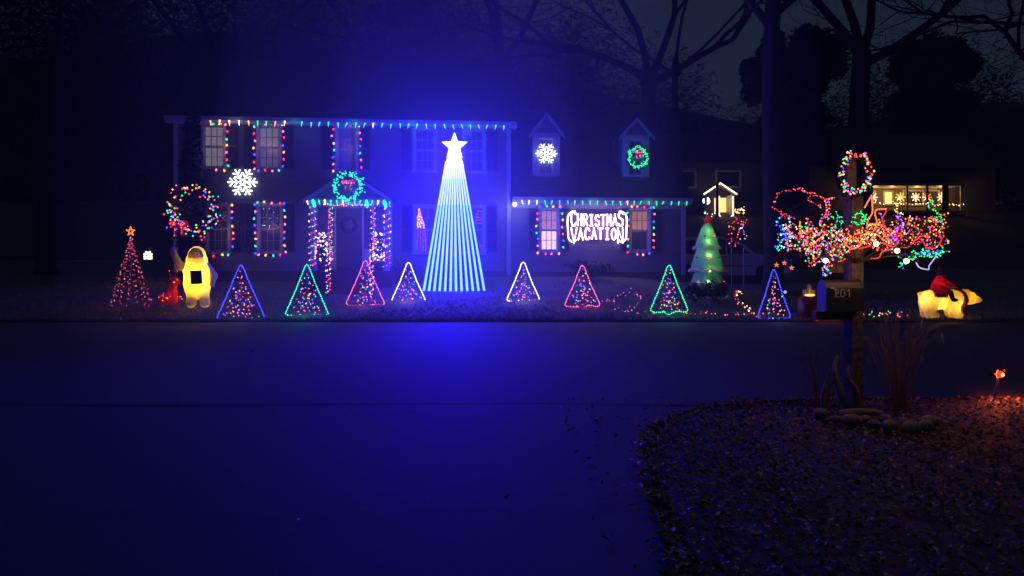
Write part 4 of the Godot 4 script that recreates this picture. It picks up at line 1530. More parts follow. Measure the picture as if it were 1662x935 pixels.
func net(mb: MB, bones: Array, cell: float, k: float) -> void:
	var lo := Vector3.ONE * 1e9
	var hi := -lo
	var A := PackedVector3Array()
	var D := PackedVector3Array()
	var Q := PackedFloat32Array()
	for b in bones:
		var rr := maxf(b[2], b[3])
		lo = lo.min(b[0] - Vector3.ONE * rr).min(b[1] - Vector3.ONE * rr)
		hi = hi.max(b[0] + Vector3.ONE * rr).max(b[1] + Vector3.ONE * rr)
		A.append(b[0])
		D.append(b[1] - b[0])
		Q.append_array(PackedFloat32Array([b[2], b[3], maxf((b[1] - b[0]).length_squared(), 1e-8)]))
	lo -= Vector3.ONE * cell * 2.5
	hi += Vector3.ONE * cell * 2.5
	var nx := int((hi.x - lo.x) / cell) + 1
	var ny := int((hi.y - lo.y) / cell) + 1
	var nz := int((hi.z - lo.z) / cell) + 1
	var f := PackedFloat32Array()
	f.resize(nx * ny * nz)
	var nb := A.size()
	var at := 0
	for z in nz:
		for y in ny:
			for x in nx:
				var p := lo + Vector3(x, y, z) * cell
				var s := 0.0
				for b in nb:
					var pa := p - A[b]
					var h := clampf(pa.dot(D[b]) / Q[b * 3 + 2], 0.0, 1.0)
					var d := (pa - D[b] * h).length() - lerpf(Q[b * 3], Q[b * 3 + 1], h)
					s += exp(-d / k)
				f[at] = -k * log(maxf(s, 1e-30))
				at += 1
	var sx := 1
	var sy := nx
	var sz := nx * ny
	var id := {}
	for z in nz - 1:
		for y in ny - 1:
			for x in nx - 1:
				var o := x + y * sy + z * sz
				var neg := 0
				for c in 8:
					if f[o + (c & 1) + ((c >> 1) & 1) * sy + (c >> 2) * sz] < 0.0:
						neg += 1
				if neg == 0 or neg == 8:
					continue
				var sum := Vector3.ZERO
				var n := 0
				for e in [[0, 1], [2, 3], [4, 5], [6, 7], [0, 2], [1, 3], [4, 6], [5, 7], [0, 4], [1, 5], [2, 6], [3, 7]]:
					var c0: int = e[0]
					var c1: int = e[1]
					var v0 := f[o + (c0 & 1) + ((c0 >> 1) & 1) * sy + (c0 >> 2) * sz]
					var v1 := f[o + (c1 & 1) + ((c1 >> 1) & 1) * sy + (c1 >> 2) * sz]
					if (v0 < 0.0) != (v1 < 0.0):
						var p0 := Vector3(c0 & 1, (c0 >> 1) & 1, c0 >> 2)
						var p1 := Vector3(c1 & 1, (c1 >> 1) & 1, c1 >> 2)
						sum += p0.lerp(p1, v0 / (v0 - v1))
						n += 1
				var g := Vector3(f[o + sx] - f[o], f[o + sy] - f[o], f[o + sz] - f[o]) + Vector3(f[o + sx + sy + sz] - f[o + sy + sz], f[o + sx + sy + sz] - f[o + sx + sz], f[o + sx + sy + sz] - f[o + sx + sy])
				id[o] = mb.vert(lo + (Vector3(x, y, z) + sum / n) * cell, g.normalized())
	for o in id:
		for ax in [[sx, sy, sz], [sy, sz, sx], [sz, sx, sy]]:
			if (f[o] < 0.0) != (f[o + ax[0]] < 0.0):
				var a: int = o - ax[1]
				var b: int = o - ax[2]
				var c: int = o - ax[1] - ax[2]
				if id.has(a) and id.has(b) and id.has(c):
					mb.tri(id[o], id[a], id[c])
					mb.tri(id[o], id[c], id[b])


func V(x: float, y: float, z: float) -> Vector3:
	return Vector3(x, y, z)


func snow_figure() -> void:
	var t := thing("inflatable_snow_figure", "yellow-lit inflatable furry snow figure waving, dark panel on its belly", "inflatable", Transform3D(Basis(Vector3.UP, 0.2), V(-8.8, 0.36, -21.6)))
	var b := MB.new(M.white_cloth)
	net(b, [[V(0, 0.62, 0), V(0.02, 0.85, 0), 0.36, 0.36], [V(0.0, 1.0, 0), V(0, 1.2, 0), 0.33, 0.25], [V(0, 1.28, 0.02), V(0, 1.42, 0.02), 0.27, 0.22], [V(-0.13, 0.4, 0), V(-0.15, 0.06, 0.02), 0.16, 0.11], [V(0.17, 0.4, 0), V(0.22, 0.06, 0.02), 0.16, 0.11], [V(-0.15, 0.05, 0.02), V(-0.17, 0.05, 0.16), 0.1, 0.08], [V(0.22, 0.05, 0.02), V(0.25, 0.05, 0.16), 0.1, 0.08]], 0.035, 0.045)
	put("body", b, t)
	var a := MB.new(M.thin_cloth)
	net(a, [[V(-0.22, 1.05, 0), V(-0.46, 1.08, 0.02), 0.13, 0.11], [V(-0.46, 1.08, 0.02), V(-0.6, 1.42, 0.0), 0.11, 0.08], [V(-0.6, 1.42, 0), V(-0.64, 1.56, 0), 0.08, 0.06]], 0.03, 0.03)
	put("raised_arm", a, t)
	var c := MB.new(M.thin_cloth)
	net(c, [[V(0.24, 1.08, 0), V(0.43, 0.82, 0.02), 0.13, 0.11], [V(0.43, 0.82, 0.02), V(0.42, 0.56, 0.1), 0.1, 0.07]], 0.03, 0.03)
	put("lowered_arm", c, t)
	var fc := MB.new(M.white_cloth)
	fc.ball(V(0, 1.37, 0.19), Vector3(0.18, 0.19, 0.1), 10, 18)
	var face := put("face", fc, t)
	var ln := MB.new(M.black)
	var ring := []
	for k in 25:
		var an := TAU * k / 24
		ring.append(V(cos(an) * 0.182, 1.37 + sin(an) * 0.192, 0.2))
	ln.tube(ring, 0.016, 5)
	ln.tube(smooth([V(-0.15, 1.47, 0.24), V(0, 1.49, 0.29), V(0.15, 1.47, 0.24)], 4), 0.012, 5)
	for sg in [-1.0, 1.0]:
		ln.ball(V(sg * 0.055, 1.415, 0.285), Vector3(0.018, 0.022, 0.01), 5, 8)
	ln.tube(smooth([V(-0.08, 1.31, 0.27), V(0, 1.28, 0.285), V(0.08, 1.31, 0.27)], 4), 0.009, 5)
	put("face_line", ln, face, Transform3D(), true)
	var pn := MB.new(M.black)
	pn.box(V(0.05, 0.78, 0.375), Vector3(0.3, 0.37, 0.02), Basis(Vector3(0, 0, 1), 0.06))
	put("belly_panel", pn, t)
	var sm := MB.new(M.thin_cloth)
	sm.tube([V(0.02, 1.2, 0.26), V(0.02, 1.02, 0.33)], 0.008, 4)
	put("seam", sm, t)
	for p in [V(0.05, 0.72, 0.12), V(-0.16, 0.95, 0.12), V(0.0, 1.3, 0.06)]:
		lamp(t, p, 0.42 if p.y < 1.2 else 0.22, lin(1.0, 0.62, 0.02), 0.04)
	lamp(t, V(-0.44, 1.08, 0.02), 0.035, lin(1.0, 0.5, 0.2), 0.03)
	lamp(t, V(0.42, 0.8, 0.02), 0.025, lin(1.0, 0.5, 0.3), 0.03)
	lamp(t, V(0.2, 0.25, 0.3), 0.02, lin(1.0, 0.5, 0.1), 0.04)


func cone_tree() -> void:
	var t := thing("cone_light_tree", "tall cone of dim red lights with a star, furthest along the lawn", "light display", Transform3D(Basis(), V(-10.85, 0.3, -22)))
	var w := MB.new(M.wire)
	var b := MB.new(M.red)
	for k in 15:
		var a := TAU * k / 15 + 0.1
		var e := V(cos(a) * 0.58, 0.0, sin(a) * 0.45)
		var tp := V(0, 1.95, 0)
		w.tube([tp, e], 0.004, 3)
		specks(b, along([tp.lerp(e, R.randf() * 0.1), e], 0.16, 0.015), M.redwhite, 0.021)
	put("wire", w, t)
	put("mini_bulb_lights", b, t, Transform3D(), true)
	var p := MB.new(M.metal)
	p.bar(V(0, -0.2, 0), V(0, 2.05, 0), 0.014, 0.01, 6)
	put("pole", p, t)
	var s := MB.new(M.orange)
	var sp := []
	for k in 11:
		var r := 0.12 if k % 2 == 0 else 0.05
		sp.append(V(sin(TAU * k / 10) * r, 2.13 + cos(TAU * k / 10) * r, 0))
	s.tube(sp, 0.014, 5)
	specks(s, sp, [M.amber, M.orange], 0.022)
	put("star", s, t)
	lamp(t, V(0, 0.6, 0.7), 0.05, lin(1, 0.2, 0.15), 0.3)
	var g := thing("gift_lantern", "small glowing gift-box lantern hanging on a hooked stake", "lantern", Transform3D(Basis(), V(-11.77, 0.0, -25)))
	var hk := MB.new(M.black)
	hk.tube(smooth([V(0.16, 0.6, 0), V(0.16, 1.85, 0), V(0.12, 2.0, 0), V(0.03, 2.02, 0), V(0, 1.92, 0)], 5), 0.012, 5)
	put("hooked_stake", hk, g)
	var bx := MB.new(M.warm)
	bx.box(V(0, 1.74, 0), Vector3(0.2, 0.19, 0.16))
	var box := put("lit_box_light", bx, g)
	var rb := MB.new(M.wire)
	rb.box(V(0, 1.74, 0), Vector3(0.03, 0.2, 0.17))
	rb.box(V(0, 1.76, 0), Vector3(0.21, 0.025, 0.17))
	rb.box(V(0, 1.69, 0), Vector3(0.21, 0.015, 0.17))
	put("ribbon", rb, box)
	for sg in [-1.0, 1.0]:
		var bw := MB.new(M.warm)
		bw.ball(V(sg * 0.05, 1.87, 0), Vector3(0.045, 0.03, 0.02), 5, 8, Basis(Vector3(0, 0, 1), sg * 0.5))
		put("bow_light", bw, box)
	lamp(g, V(0, 1.72, 0.2), 0.04, lin(1, 0.75, 0.4), 0.08)


func fawn() -> void:
	var t := thing("lit_fawn", "sitting red tinsel fawn with short antlers beside the snow figure", "lawn ornament", Transform3D(Basis(Vector3.UP, 0.95), V(-9.55, 0.36, -21.7)))
	var b := MB.new(M.red_tinsel)
	net(b, [[V(0.0, 0.46, 0.06), V(-0.04, 0.18, 0.0), 0.1, 0.13], [V(-0.04, 0.18, 0), V(-0.2, 0.13, -0.04), 0.13, 0.12], [V(0.0, 0.46, 0.06), V(0.03, 0.66, 0.1), 0.085, 0.07], [V(0.03, 0.68, 0.1), V(0.06, 0.64, 0.22), 0.1, 0.06], [V(0.06, 0.34, 0.1), V(0.1, 0.02, 0.14), 0.055, 0.035], [V(-0.03, 0.34, 0.12), V(0.0, 0.02, 0.18), 0.055, 0.035], [V(-0.2, 0.12, 0.05), V(-0.06, 0.03, 0.16), 0.08, 0.04], [V(-0.28, 0.2, -0.06), V(-0.33, 0.27, -0.08), 0.05, 0.04]], 0.025, 0.025)
	put("body", b, t)
	for sg in [-1.0, 1.0]:
		var e := MB.new(M.red_tinsel)
		e.ball(V(0.02 + sg * 0.11, 0.73, 0.08), Vector3(0.06, 0.025, 0.03), 5, 8, Basis(Vector3(0, 0, 1), sg * 0.5))
		put("ear", e, t)
		var an := MB.new(M.red_tinsel)
		an.tube([V(sg * 0.04, 0.76, 0.08), V(sg * 0.09, 0.86, 0.06), V(sg * 0.12, 0.94, 0.08)], 0.016, 5, 0.008)
		an.tube([V(sg * 0.09, 0.86, 0.06), V(sg * 0.14, 0.87, 0.1)], 0.012, 5, 0.008)
		put("antler", an, t)
	var ns := MB.new(M.black)
	ns.ball(V(0.065, 0.65, 0.28), Vector3.ONE * 0.02, 5, 8)
	for sg in [-1.0, 1.0]:
		ns.ball(V(0.04 + sg * 0.055, 0.7, 0.185), Vector3.ONE * 0.013, 4, 6)
	put("eye_and_nose", ns, t, Transform3D(), true)
	var m := MB.new(M.red)
	for k in 46:
		var p: Vector3 = [V(0.0, 0.4, 0.15), V(-0.2, 0.15, 0.1), V(0.04, 0.66, 0.18), V(0.08, 0.2, 0.17), V(-0.05, 0.25, 0.13), V(-0.3, 0.24, -0.02)][k % 6]
		m.use([M.red, M.amber, M.orange, M.pink, M.dim_red][R.randi() % 5])
		m.oct(p + V(R.randfn(), R.randfn(), R.randfn() * 0.4) * 0.05, 0.016)
	for p in [V(-0.12, 0.95, 0.08), V(0.12, 0.95, 0.08)]:
		m.oct(p, 0.022)
	put("mini_bulb_lights", m, t, Transform3D(), true)
	lamp(t, V(-0.03, 0.3, 0.04), 0.007, lin(1, 0.3, 0.1), 0.03)
	lamp(t, V(0.1, 0.3, 0.5), 0.025, lin(1, 0.3, 0.1), 0.1)


func inflatable_tree() -> void:
	var t := thing("inflatable_tree", "green inflatable Christmas tree with white scalloped hems and red star", "inflatable", Transform3D(Basis(), V(6.06, 0.45, -24)))
	var tiers := [[0.02, 0.66, 1.0, 0.28], [0.86, 0.52, 1.75, 0.22], [1.55, 0.39, 2.3, 0.1]]
	for q in tiers:
		var m := MB.new(M.green_cloth)
		var prof := []
		for k in 9:
			var f := k / 8.0
			prof.append(Vector2(lerpf(q[1], q[3], pow(f, 0.85)) + 0.03 * sin(f * PI), lerpf(q[0], q[2], f)))
		m.lathe(prof, 32, Vector3.ZERO, 0.045, 6)
		put("tier", m, t)
		var tr := MB.new(M.hem_cloth)
		var hem := []
		for k in 49:
			var a := TAU * k / 48
			var r: float = q[1] * (1.0 + 0.05 * cos(a * 6.0)) + 0.01
			hem.append(V(cos(a) * r, q[0] + 0.03 * cos(a * 6.0 + PI), sin(a) * r))
		tr.tube(hem, 0.04, 7)
		put("hem", tr, t)
	var orn := MB.new(M.red)
	var od := MB.new(M.wood_mass)
	for k in 8:
		var a := PI * (0.15 + 0.1 * k)
		var h: float = [0.5, 1.25, 1.9][k % 3]
		var r: float = [0.52, 0.42, 0.3][k % 3]
		(orn if k % 2 == 0 else od).ball(V(cos(a) * r, h, sin(a) * r), Vector3.ONE * 0.03, 5, 8)
	put("ornament_light", orn, t, Transform3D(), true)
	put("ornament", od, t, Transform3D(), true)
	var s := MB.new(M.red_cloth)
	var pts := PackedVector2Array()
	for k in 10:
		var r := 0.19 if k % 2 == 0 else 0.085
		pts.append(Vector2(sin(TAU * k / 10) * r, 2.4 + cos(TAU * k / 10) * r))
	s.plate(pts, -0.05, 0.05)
	put("star", s, t)
	for p in [V(0.0, 2.02, 0.13), V(-0.04, 1.72, 0.26), V(-0.03, 1.3, 0.31), V(0.0, 0.84, 0.34), V(-0.08, 0.5, 0.45)]:
		lamp(t, p, 0.027, lin(1.0, 0.85, 0.35), 0.02)
	lamp(t, V(0, 2.45, 0.3), 0.03, lin(1, 0.4, 0.4), 0.05)
	lamp(t, V(0.0, 1.3, 0.95), 0.09, lin(1, 0.85, 0.6), 0.2)


func bear_rider() -> void:
	var x := Transform3D(Basis(Vector3.UP, -0.12), V(11.5, 0.09, -20.7))
	var t := thing("inflatable_bear", "glowing yellow inflatable polar bear with a dark red scarf", "inflatable", x)
	var b := MB.new(M.white_cloth)
	net(b, [[V(-0.3, 0.45, 0), V(0.25, 0.47, 0), 0.27, 0.24], [V(-0.34, 0.35, 0.12), V(-0.36, 0.07, 0.14), 0.17, 0.13], [V(-0.34, 0.35, -0.12), V(-0.36, 0.07, -0.14), 0.17, 0.13], [V(0.24, 0.35, 0.12), V(0.28, 0.07, 0.14), 0.18, 0.13], [V(0.24, 0.35, -0.12), V(0.28, 0.07, -0.14), 0.18, 0.13], [V(0.28, 0.06, 0.14), V(0.38, 0.05, 0.16), 0.11, 0.09], [V(-0.3, 0.06, 0.14), V(-0.2, 0.05, 0.16), 0.11, 0.09], [V(0.25, 0.5, 0), V(0.5, 0.5, 0), 0.22, 0.16], [V(-0.52, 0.58, 0), V(-0.56, 0.62, 0), 0.06, 0.05]], 0.032, 0.035)
	put("body", b, t)
	var hd := MB.new(M.white_cloth)
	net(hd, [[V(0.62, 0.52, 0), V(0.7, 0.52, 0), 0.2, 0.17], [V(0.7, 0.5, 0), V(0.95, 0.46, 0), 0.15, 0.075], [V(0.6, 0.7, 0.12), V(0.6, 0.72, 0.12), 0.05, 0.04], [V(0.6, 0.7, -0.12), V(0.6, 0.72, -0.12), 0.05, 0.04]], 0.03, 0.025)
	var head := put("head", hd, t)
	var ns := MB.new(M.black)
	ns.ball(V(1.02, 0.47, 0), Vector3.ONE * 0.03, 6, 8)
	put("nose", ns, head)
	for sg in [-1.0, 1.0]:
		var ey := MB.new(M.black)
		ey.ball(V(0.82, 0.58, sg * 0.1), Vector3.ONE * 0.02, 5, 8)
		put("eye", ey, head)
	var sc := MB.new(M.red_cloth)
	var ring := []
	for k in 25:
		var a := TAU * k / 24
		ring.append(V(0.48 + 0.06 * cos(a), 0.5 + sin(a) * 0.2 - 0.02, cos(a) * 0.2))
	sc.tube(ring, 0.05, 8)
	sc.tube([V(0.5, 0.36, 0.2), V(0.46, 0.2, 0.24), V(0.5, 0.1, 0.24)], 0.05, 7)
	put("scarf", sc, t)
	var bl := MB.new(M.red_cloth)
	for k in 8:
		var a0 := -1.25 + k * 0.3125
		var a1 := a0 + 0.3125
		var f := func(a: float) -> Vector3: return V(0, 0.46 + cos(a) * 0.285, sin(a) * 0.285)
		var p0: Vector3 = f.call(a0)
		var p1: Vector3 = f.call(a1)
		bl.quad(p0 + V(-0.28, 0, 0), p0 + V(0.06, 0, 0), p1 + V(0.06, 0, 0), p1 + V(-0.28, 0, 0), V(0, cos((a0 + a1) * 0.5), sin((a0 + a1) * 0.5)))
	var sb := put("saddle_blanket", bl, t)
	var bp := MB.new(M.terracotta)
	bp.box(V(-0.11, 0.58, 0.275), Vector3(0.24, 0.1, 0.012), Basis(Vector3.RIGHT, -0.45))
	put("pattern_patch", bp, sb)
	for p in [V(-0.42, 0.48, 0.1), V(-0.05, 0.36, 0.12), V(0.3, 0.3, 0.1)]:
		lamp(t, p, 0.11, lin(1.0, 0.62, 0.08), 0.03)
	lamp(t, V(0.68, 0.52, 0.02), 0.07, lin(1.0, 0.5, 0.03), 0.03)
	var s := thing("inflatable_santa", "inflatable Santa in red leaning back on the polar bear", "inflatable", x)
	var c := MB.new(M.red_cloth)
	net(c, [[V(-0.1, 0.82, 0), V(-0.05, 1.0, 0), 0.16, 0.12], [V(0.0, 0.98, 0.12), V(0.18, 0.86, 0.16), 0.065, 0.055], [V(0.18, 0.86, 0.16), V(0.38, 0.8, 0.12), 0.055, 0.045], [V(0.0, 0.98, -0.12), V(0.18, 0.86, -0.16), 0.065, 0.055], [V(0.18, 0.86, -0.16), V(0.38, 0.8, -0.12), 0.055, 0.045], [V(-0.05, 0.76, 0.14), V(0.12, 0.66, 0.27), 0.09, 0.07], [V(-0.05, 0.76, -0.14), V(0.12, 0.66, -0.27), 0.09, 0.07]], 0.025, 0.02)
	put("suit", c, s)
	var f := MB.new(M.pink_skin)
	f.ball(V(0.02, 1.12, 0), Vector3(0.085, 0.1, 0.085), 9, 14)
	f.ball(V(0.105, 1.12, 0), Vector3(0.022, 0.02, 0.02), 5, 8)
	var face := put("head", f, s)
	for sg in [-1.0, 1.0]:
		var ey := MB.new(M.black)
		ey.ball(V(0.09, 1.15, sg * 0.035), Vector3.ONE * 0.01, 4, 6)
		put("eye", ey, face)
	var bd := MB.new(M.white_cloth)
	net(bd, [[V(0.07, 1.07, 0), V(0.14, 0.95, 0), 0.07, 0.05], [V(0.04, 1.1, 0.07), V(0.08, 1.03, 0.05), 0.035, 0.04], [V(0.04, 1.1, -0.07), V(0.08, 1.03, -0.05), 0.035, 0.04]], 0.02, 0.02)
	put("beard", bd, s)
	var ht := MB.new(M.red_cloth)
	ht.tube([V(0.0, 1.16, 0), V(-0.02, 1.27, 0), V(-0.06, 1.42, 0)], 0.125, 12, 0.03)
	var hat := put("hat", ht, s)
	var hb := MB.new(M.white_cloth)
	var hr := []
	for k in 17:
		var a := TAU * k / 16
		hr.append(V(0.01 + cos(a) * 0.095, 1.18, sin(a) * 0.095))
	hb.tube(hr, 0.03, 6)
	put("hat_trim", hb, hat)
	for sg in [-1.0, 1.0]:
		var bt := MB.new(M.black)
		bt.tube([V(0.11, 0.67, sg * 0.27), V(0.16, 0.5, sg * 0.3)], 0.065, 8, 0.06)
		bt.ball(V(0.2, 0.47, sg * 0.3), Vector3(0.09, 0.05, 0.055), 6, 10)
		put("boot", bt, s)
		var mt := MB.new(M.black)
		mt.ball(V(0.4, 0.79, sg * 0.12), Vector3(0.05, 0.045, 0.045), 6, 10)
		put("mitten", mt, s)
	lamp(s, V(-0.06, 0.9, 0.03), 0.045, lin(1.0, 0.45, 0.3), 0.02)


func car() -> void:
	var t := thing("parked_car", "dark silver sport utility car parked behind the inflatable tree", "car", Transform3D(Basis(), V(7.9, 0.78, -29)))
	var side := PackedVector2Array([Vector2(-2.25, 0.35), Vector2(-2.28, 0.95), Vector2(-2.15, 1.02), Vector2(-1.85, 1.6), Vector2(-1.5, 1.68), Vector2(-0.2, 1.68), Vector2(0.25, 1.62), Vector2(0.95, 1.08), Vector2(2.0, 0.98), Vector2(2.25, 0.8), Vector2(2.28, 0.38), Vector2(1.85, 0.3), Vector2(1.8, 0.55), Vector2(1.6, 0.7), Vector2(1.2, 0.7), Vector2(1.0, 0.55), Vector2(0.95, 0.3), Vector2(-0.95, 0.3), Vector2(-1.0, 0.55), Vector2(-1.2, 0.7), Vector2(-1.6, 0.7), Vector2(-1.8, 0.55), Vector2(-1.85, 0.3)])
	var b := MB.new(M.car)
	b.plate(side, -0.9, 0.9)
	put("body", b, t)
	for w in [[[-1.75, 1.05], [-1.62, 1.55], [-1.1, 1.58], [-1.1, 1.05]], [[-1.02, 1.05], [-1.02, 1.58], [-0.15, 1.58], [-0.15, 1.05]], [[-0.07, 1.05], [-0.07, 1.57], [0.2, 1.54], [0.78, 1.08]]]:
		for sg in [-1.0, 1.0]:
			var g := MB.new(M.car_glass)
			var pts := PackedVector2Array()
			for p in w:
				pts.append(Vector2(p[0], p[1]))
			g.plate(pts, sg * 0.901 - 0.004, sg * 0.901 + 0.004)
			put("side_window", g, t)
	var ws := MB.new(M.car_glass)
	ws.quad(V(0.33, 1.58, -0.78), V(0.33, 1.58, 0.78), V(0.94, 1.11, 0.84), V(0.94, 1.11, -0.84), V(0.6, 0.8, 0))
	put("windscreen", ws, t)
	for wx in [-1.4, 1.4]:
		for sg in [-1.0, 1.0]:
			var ty := MB.new(M.tyre)
			ty.bar(V(wx, 0.34, sg * 0.68), V(wx, 0.34, sg * 0.9), 0.34, 0.33, 24)
			var wh := put("wheel", ty, t)
			var rm := MB.new(M.chrome)
			for k in 5:
				var a := TAU * k / 5
				rm.bar(V(wx, 0.34, sg * 0.905), V(wx + cos(a) * 0.2, 0.34 + sin(a) * 0.2, sg * 0.905), 0.03, 0.025, 5)
			rm.bar(V(wx, 0.34, sg * 0.89), V(wx, 0.34, sg * 0.925), 0.06, 0.05, 10)
			put("rim", rm, wh)
	for dx in [-0.95, -0.1]:
		var h := MB.new(M.chrome)
		h.span(V(dx - 0.2, 0.93, 0.9), V(dx, 0.96, 0.93))
		put("door_handle", h, t)
	var tr := MB.new(M.chrome)
	tr.span(V(-1.0, 0.62, 0.9), V(0.9, 0.65, 0.915))
	put("side_trim", tr, t)
	var hl := MB.new(M.plate)
	hl.span(V(2.1, 0.72, 0.5), V(2.27, 0.86, 0.88))
	put("headlight", hl, t)


func far_house(label: String, x: Transform3D, size: Vector3, roof: float, m: Material, wins: Array, front := true) -> Node3D:
	var h := thing("neighbour_house", label, "house", x, "neighbour houses up the hill")
	var w := MB.new(m)
	w.span(V(-size.x * 0.5, -2, -size.z), V(size.x * 0.5, size.y, 0))
	put("wall", w, h)
	var r := MB.new(M.roof)
	if front:
		r.plate(PackedVector2Array([Vector2(0.4, size.y), Vector2(-size.z * 0.5, size.y + roof), Vector2(-size.z - 0.4, size.y)]), -size.x * 0.5 - 0.3, size.x * 0.5 + 0.3, Transform3D(SIDE, Vector3.ZERO))
	put("roof", r, h)
	for q in wins:
		var f := MB.new(M.trim)
		f.span(V(q[0], q[2], 0), V(q[0] + 0.1, q[3], 0.06))
		f.span(V(q[1] - 0.1, q[2], 0), V(q[1], q[3], 0.06))
		f.span(V(q[0] + 0.1, q[2], 0), V(q[1] - 0.1, q[2] + 0.1, 0.06))
		f.span(V(q[0] + 0.1, q[3] - 0.1, 0), V(q[1] - 0.1, q[3], 0.06))
		var wi := put("window", f, h)
		var g := MB.new(q[4])
		g.span(V(q[0] + 0.1, q[2] + 0.1, 0.005), V(q[1] - 0.1, q[3] - 0.1, 0.02))
		put("pane", g, wi)
	return h


func neighbours() -> void:
	var a := far_house("dim neighbour house behind the inflatable tree, its gabled entry lit", Transform3D(Basis(), V(11.2, 3.9, -43.2)), V(7.6, 3.1, 7), 2.2, M.neighbour, [[0.15, 1.6, 1.75, 2.75, M.car_glass], [-2.2, -0.9, 1.75, 2.75, M.car_glass]])
	var e := MB.new(M.trim)
	e.span(V(-0.75, 0.0, 0.05), V(-0.6, 1.3, 1.2))
	e.span(V(0.75, 0.0, 0.05), V(0.9, 1.3, 1.2))
	e.plate(PackedVector2Array([Vector2(-0.85, 1.25), Vector2(0.1, 1.95), Vector2(1.05, 1.25), Vector2(0.9, 1.25), Vector2(0.1, 1.78), Vector2(-0.7, 1.25)]), 1.15, 1.25)
	put("entry_gable", e, a)
	var dr := MB.new(M.porch_warm)
	dr.span(V(0.1, 0.2, 0.01), V(0.75, 1.2, 0.05))
	put("lit_door_light", dr, a)
	var wl := MB.new(M.warm)
	wl.tube([V(-0.8, 1.3, 1.28), V(0.1, 1.9, 1.28), V(1.0, 1.3, 1.28)], 0.035, 5)
	wl.tube([V(0.05, 1.2, 1.2), V(0.05, 0.15, 1.2), V(0.4, -0.05, 1.2), V(0.8, 0.15, 1.2), V(0.8, 1.2, 1.2)], 0.035, 5)
	put("rope_light", wl, a)
	var ps := MB.new(M.black)
	ps.bar(V(-0.1, -0.3, 1.4), V(-0.1, 1.95, 1.4), 0.09, 0.09, 8)
	put("porch_post", ps, a)
	var wf := MB.new(M.flood)
	wf.ball(V(-0.62, 0.95, 1.1), Vector3(0.2, 0.2, 0.08), 6, 10)
	put("porch_lamp", wf, a)
	var gl := MB.new(M.amber)
	specks(gl, along([V(0.85, 0.45, 1.3), V(1.4, 0.45, 1.3), V(1.35, 0.3, 1.3), V(0.9, 0.3, 1.3), V(1.4, 0.6, 1.3)], 0.1, 0.04), [M.amber, M.warm], 0.04)
	specks(gl, along([V(-0.7, 0.35, 1.3), V(-0.3, 0.2, 1.3), V(-0.4, 0.05, 1.3)], 0.12, 0.08), [M.warm, M.white, M.teal], 0.04)
	put("mini_bulb_lights", gl, a, Transform3D(), true)
	lamp(a, V(0.3, 1.0, 0.9), 0.3, lin(1, 0.62, 0.25), 0.2)
	var b := far_house("neighbour house with a long warm-lit glazed porch", Transform3D(Basis(), V(22.0, 4.0, -43.6)), V(10.5, 2.9, 7), 2.4, M.neighbour_b, [[-2.2, -1.5, 0.75, 1.55, M.blind_orange], [-1.1, -0.5, 0.7, 1.55, M.porch_warm], [0.0, 1.2, 0.7, 1.6, M.room], [1.35, 2.1, 0.7, 1.6, M.room]])
	var pf := MB.new(M.trim)
	pf.span(V(-2.5, 1.66, 0.1), V(2.5, 1.8, 1.7))
	pf.span(V(-2.5, 0.2, 0.1), V(2.5, 0.32, 1.7))
	put("porch_floor", pf, b)
	for u in [-2.45, -0.55, 0.55, 1.62, 2.4]:
		var c := MB.new(M.black if u == 1.62 or u == 0.55 else M.trim)
		c.span(V(u - 0.05, 0.32, 1.55), V(u + 0.05, 1.66, 1.65))
		if u == 1.62:
			c.span(V(u - 0.3, 0.3, 1.66), V(u + 0.05, 1.7, 1.7))
		put("porch_post", c, b)
	for q in [[-1.8, M.warm], [-0.25, M.amber], [0.62, M.amber], [1.25, M.orange], [2.05, M.amber]]:
		var s := MB.new(q[1])
		for k in 8:
			var an := TAU * k / 8
			s.bar(V(q[0], 1.15, 0.3), V(q[0] + cos(an) * 0.26, 1.15 + sin(an) * 0.26, 0.3), 0.02, 0.012, 4)
			specks(s, along([V(q[0], 1.15, 0.32), V(q[0] + cos(an) * 0.28, 1.15 + sin(an) * 0.28, 0.32)], 0.12, 0.02), [q[1], M.warm], 0.03)
		put("star_light", s, b)
	var ga := MB.new(M.warm)
	specks(ga, along([V(-2.4, 0.72, 1.68), V(1.3, 0.64, 1.68)], 0.14, 0.03), [M.warm, M.amber, M.warm], 0.035)
	specks(ga, along([V(1.7, 0.64, 1.68), V(2.4, 0.64, 1.68)], 0.14, 0.03), [M.warm, M.amber], 0.035)
	put("mini_bulb_lights", ga, b, Transform3D(), true)
	for u in [-1.9, -0.9, 0.5, 1.8]:
		lamp(b, V(u, 1.35, 0.7), 0.4, lin(1, 0.55, 0.16), 0.1)
	var fl := thing("porch_lamp", "lone small orange lamp glowing beyond the glazed porch", "lamp", Transform3D(Basis(), V(28.95, 3.9, -48)))
	var g := MB.new(M.warm)
	g.ball(V(0, 1.56, 0), Vector3(0.13, 0.13, 0.13), 7, 10)
	put("bulb", g, fl)
	var p := MB.new(M.black)
	p.bar(V(0, -0.3, 0), V(0, 1.45, 0), 0.04, 0.03, 8)
	p.bar(V(0, 1.66, 0), V(0, 1.8, 0), 0.14, 0.03, 8)
	put("post", p, fl)
	lamp(fl, V(0, 1.56, 0), 0.3, lin(1, 0.5, 0.15), 0.1)
	var g2 := thing("gift_outline_light", "red and white lights in the shape of a wrapped box by the oak", "light display", Transform3D(Basis(), V(7.47, 1.9, -25.6)))
	var k2 := MB.new(M.metal)
	k2.tube([V(-0.2, 0.25, 0), V(-0.2, -1.3, 0)], 0.012, 5)
	k2.tube([V(0.2, 0.25, 0), V(0.2, -1.3, 0)], 0.012, 5)
	put("stake", k2, g2)
	var ml := MB.new(M.red)
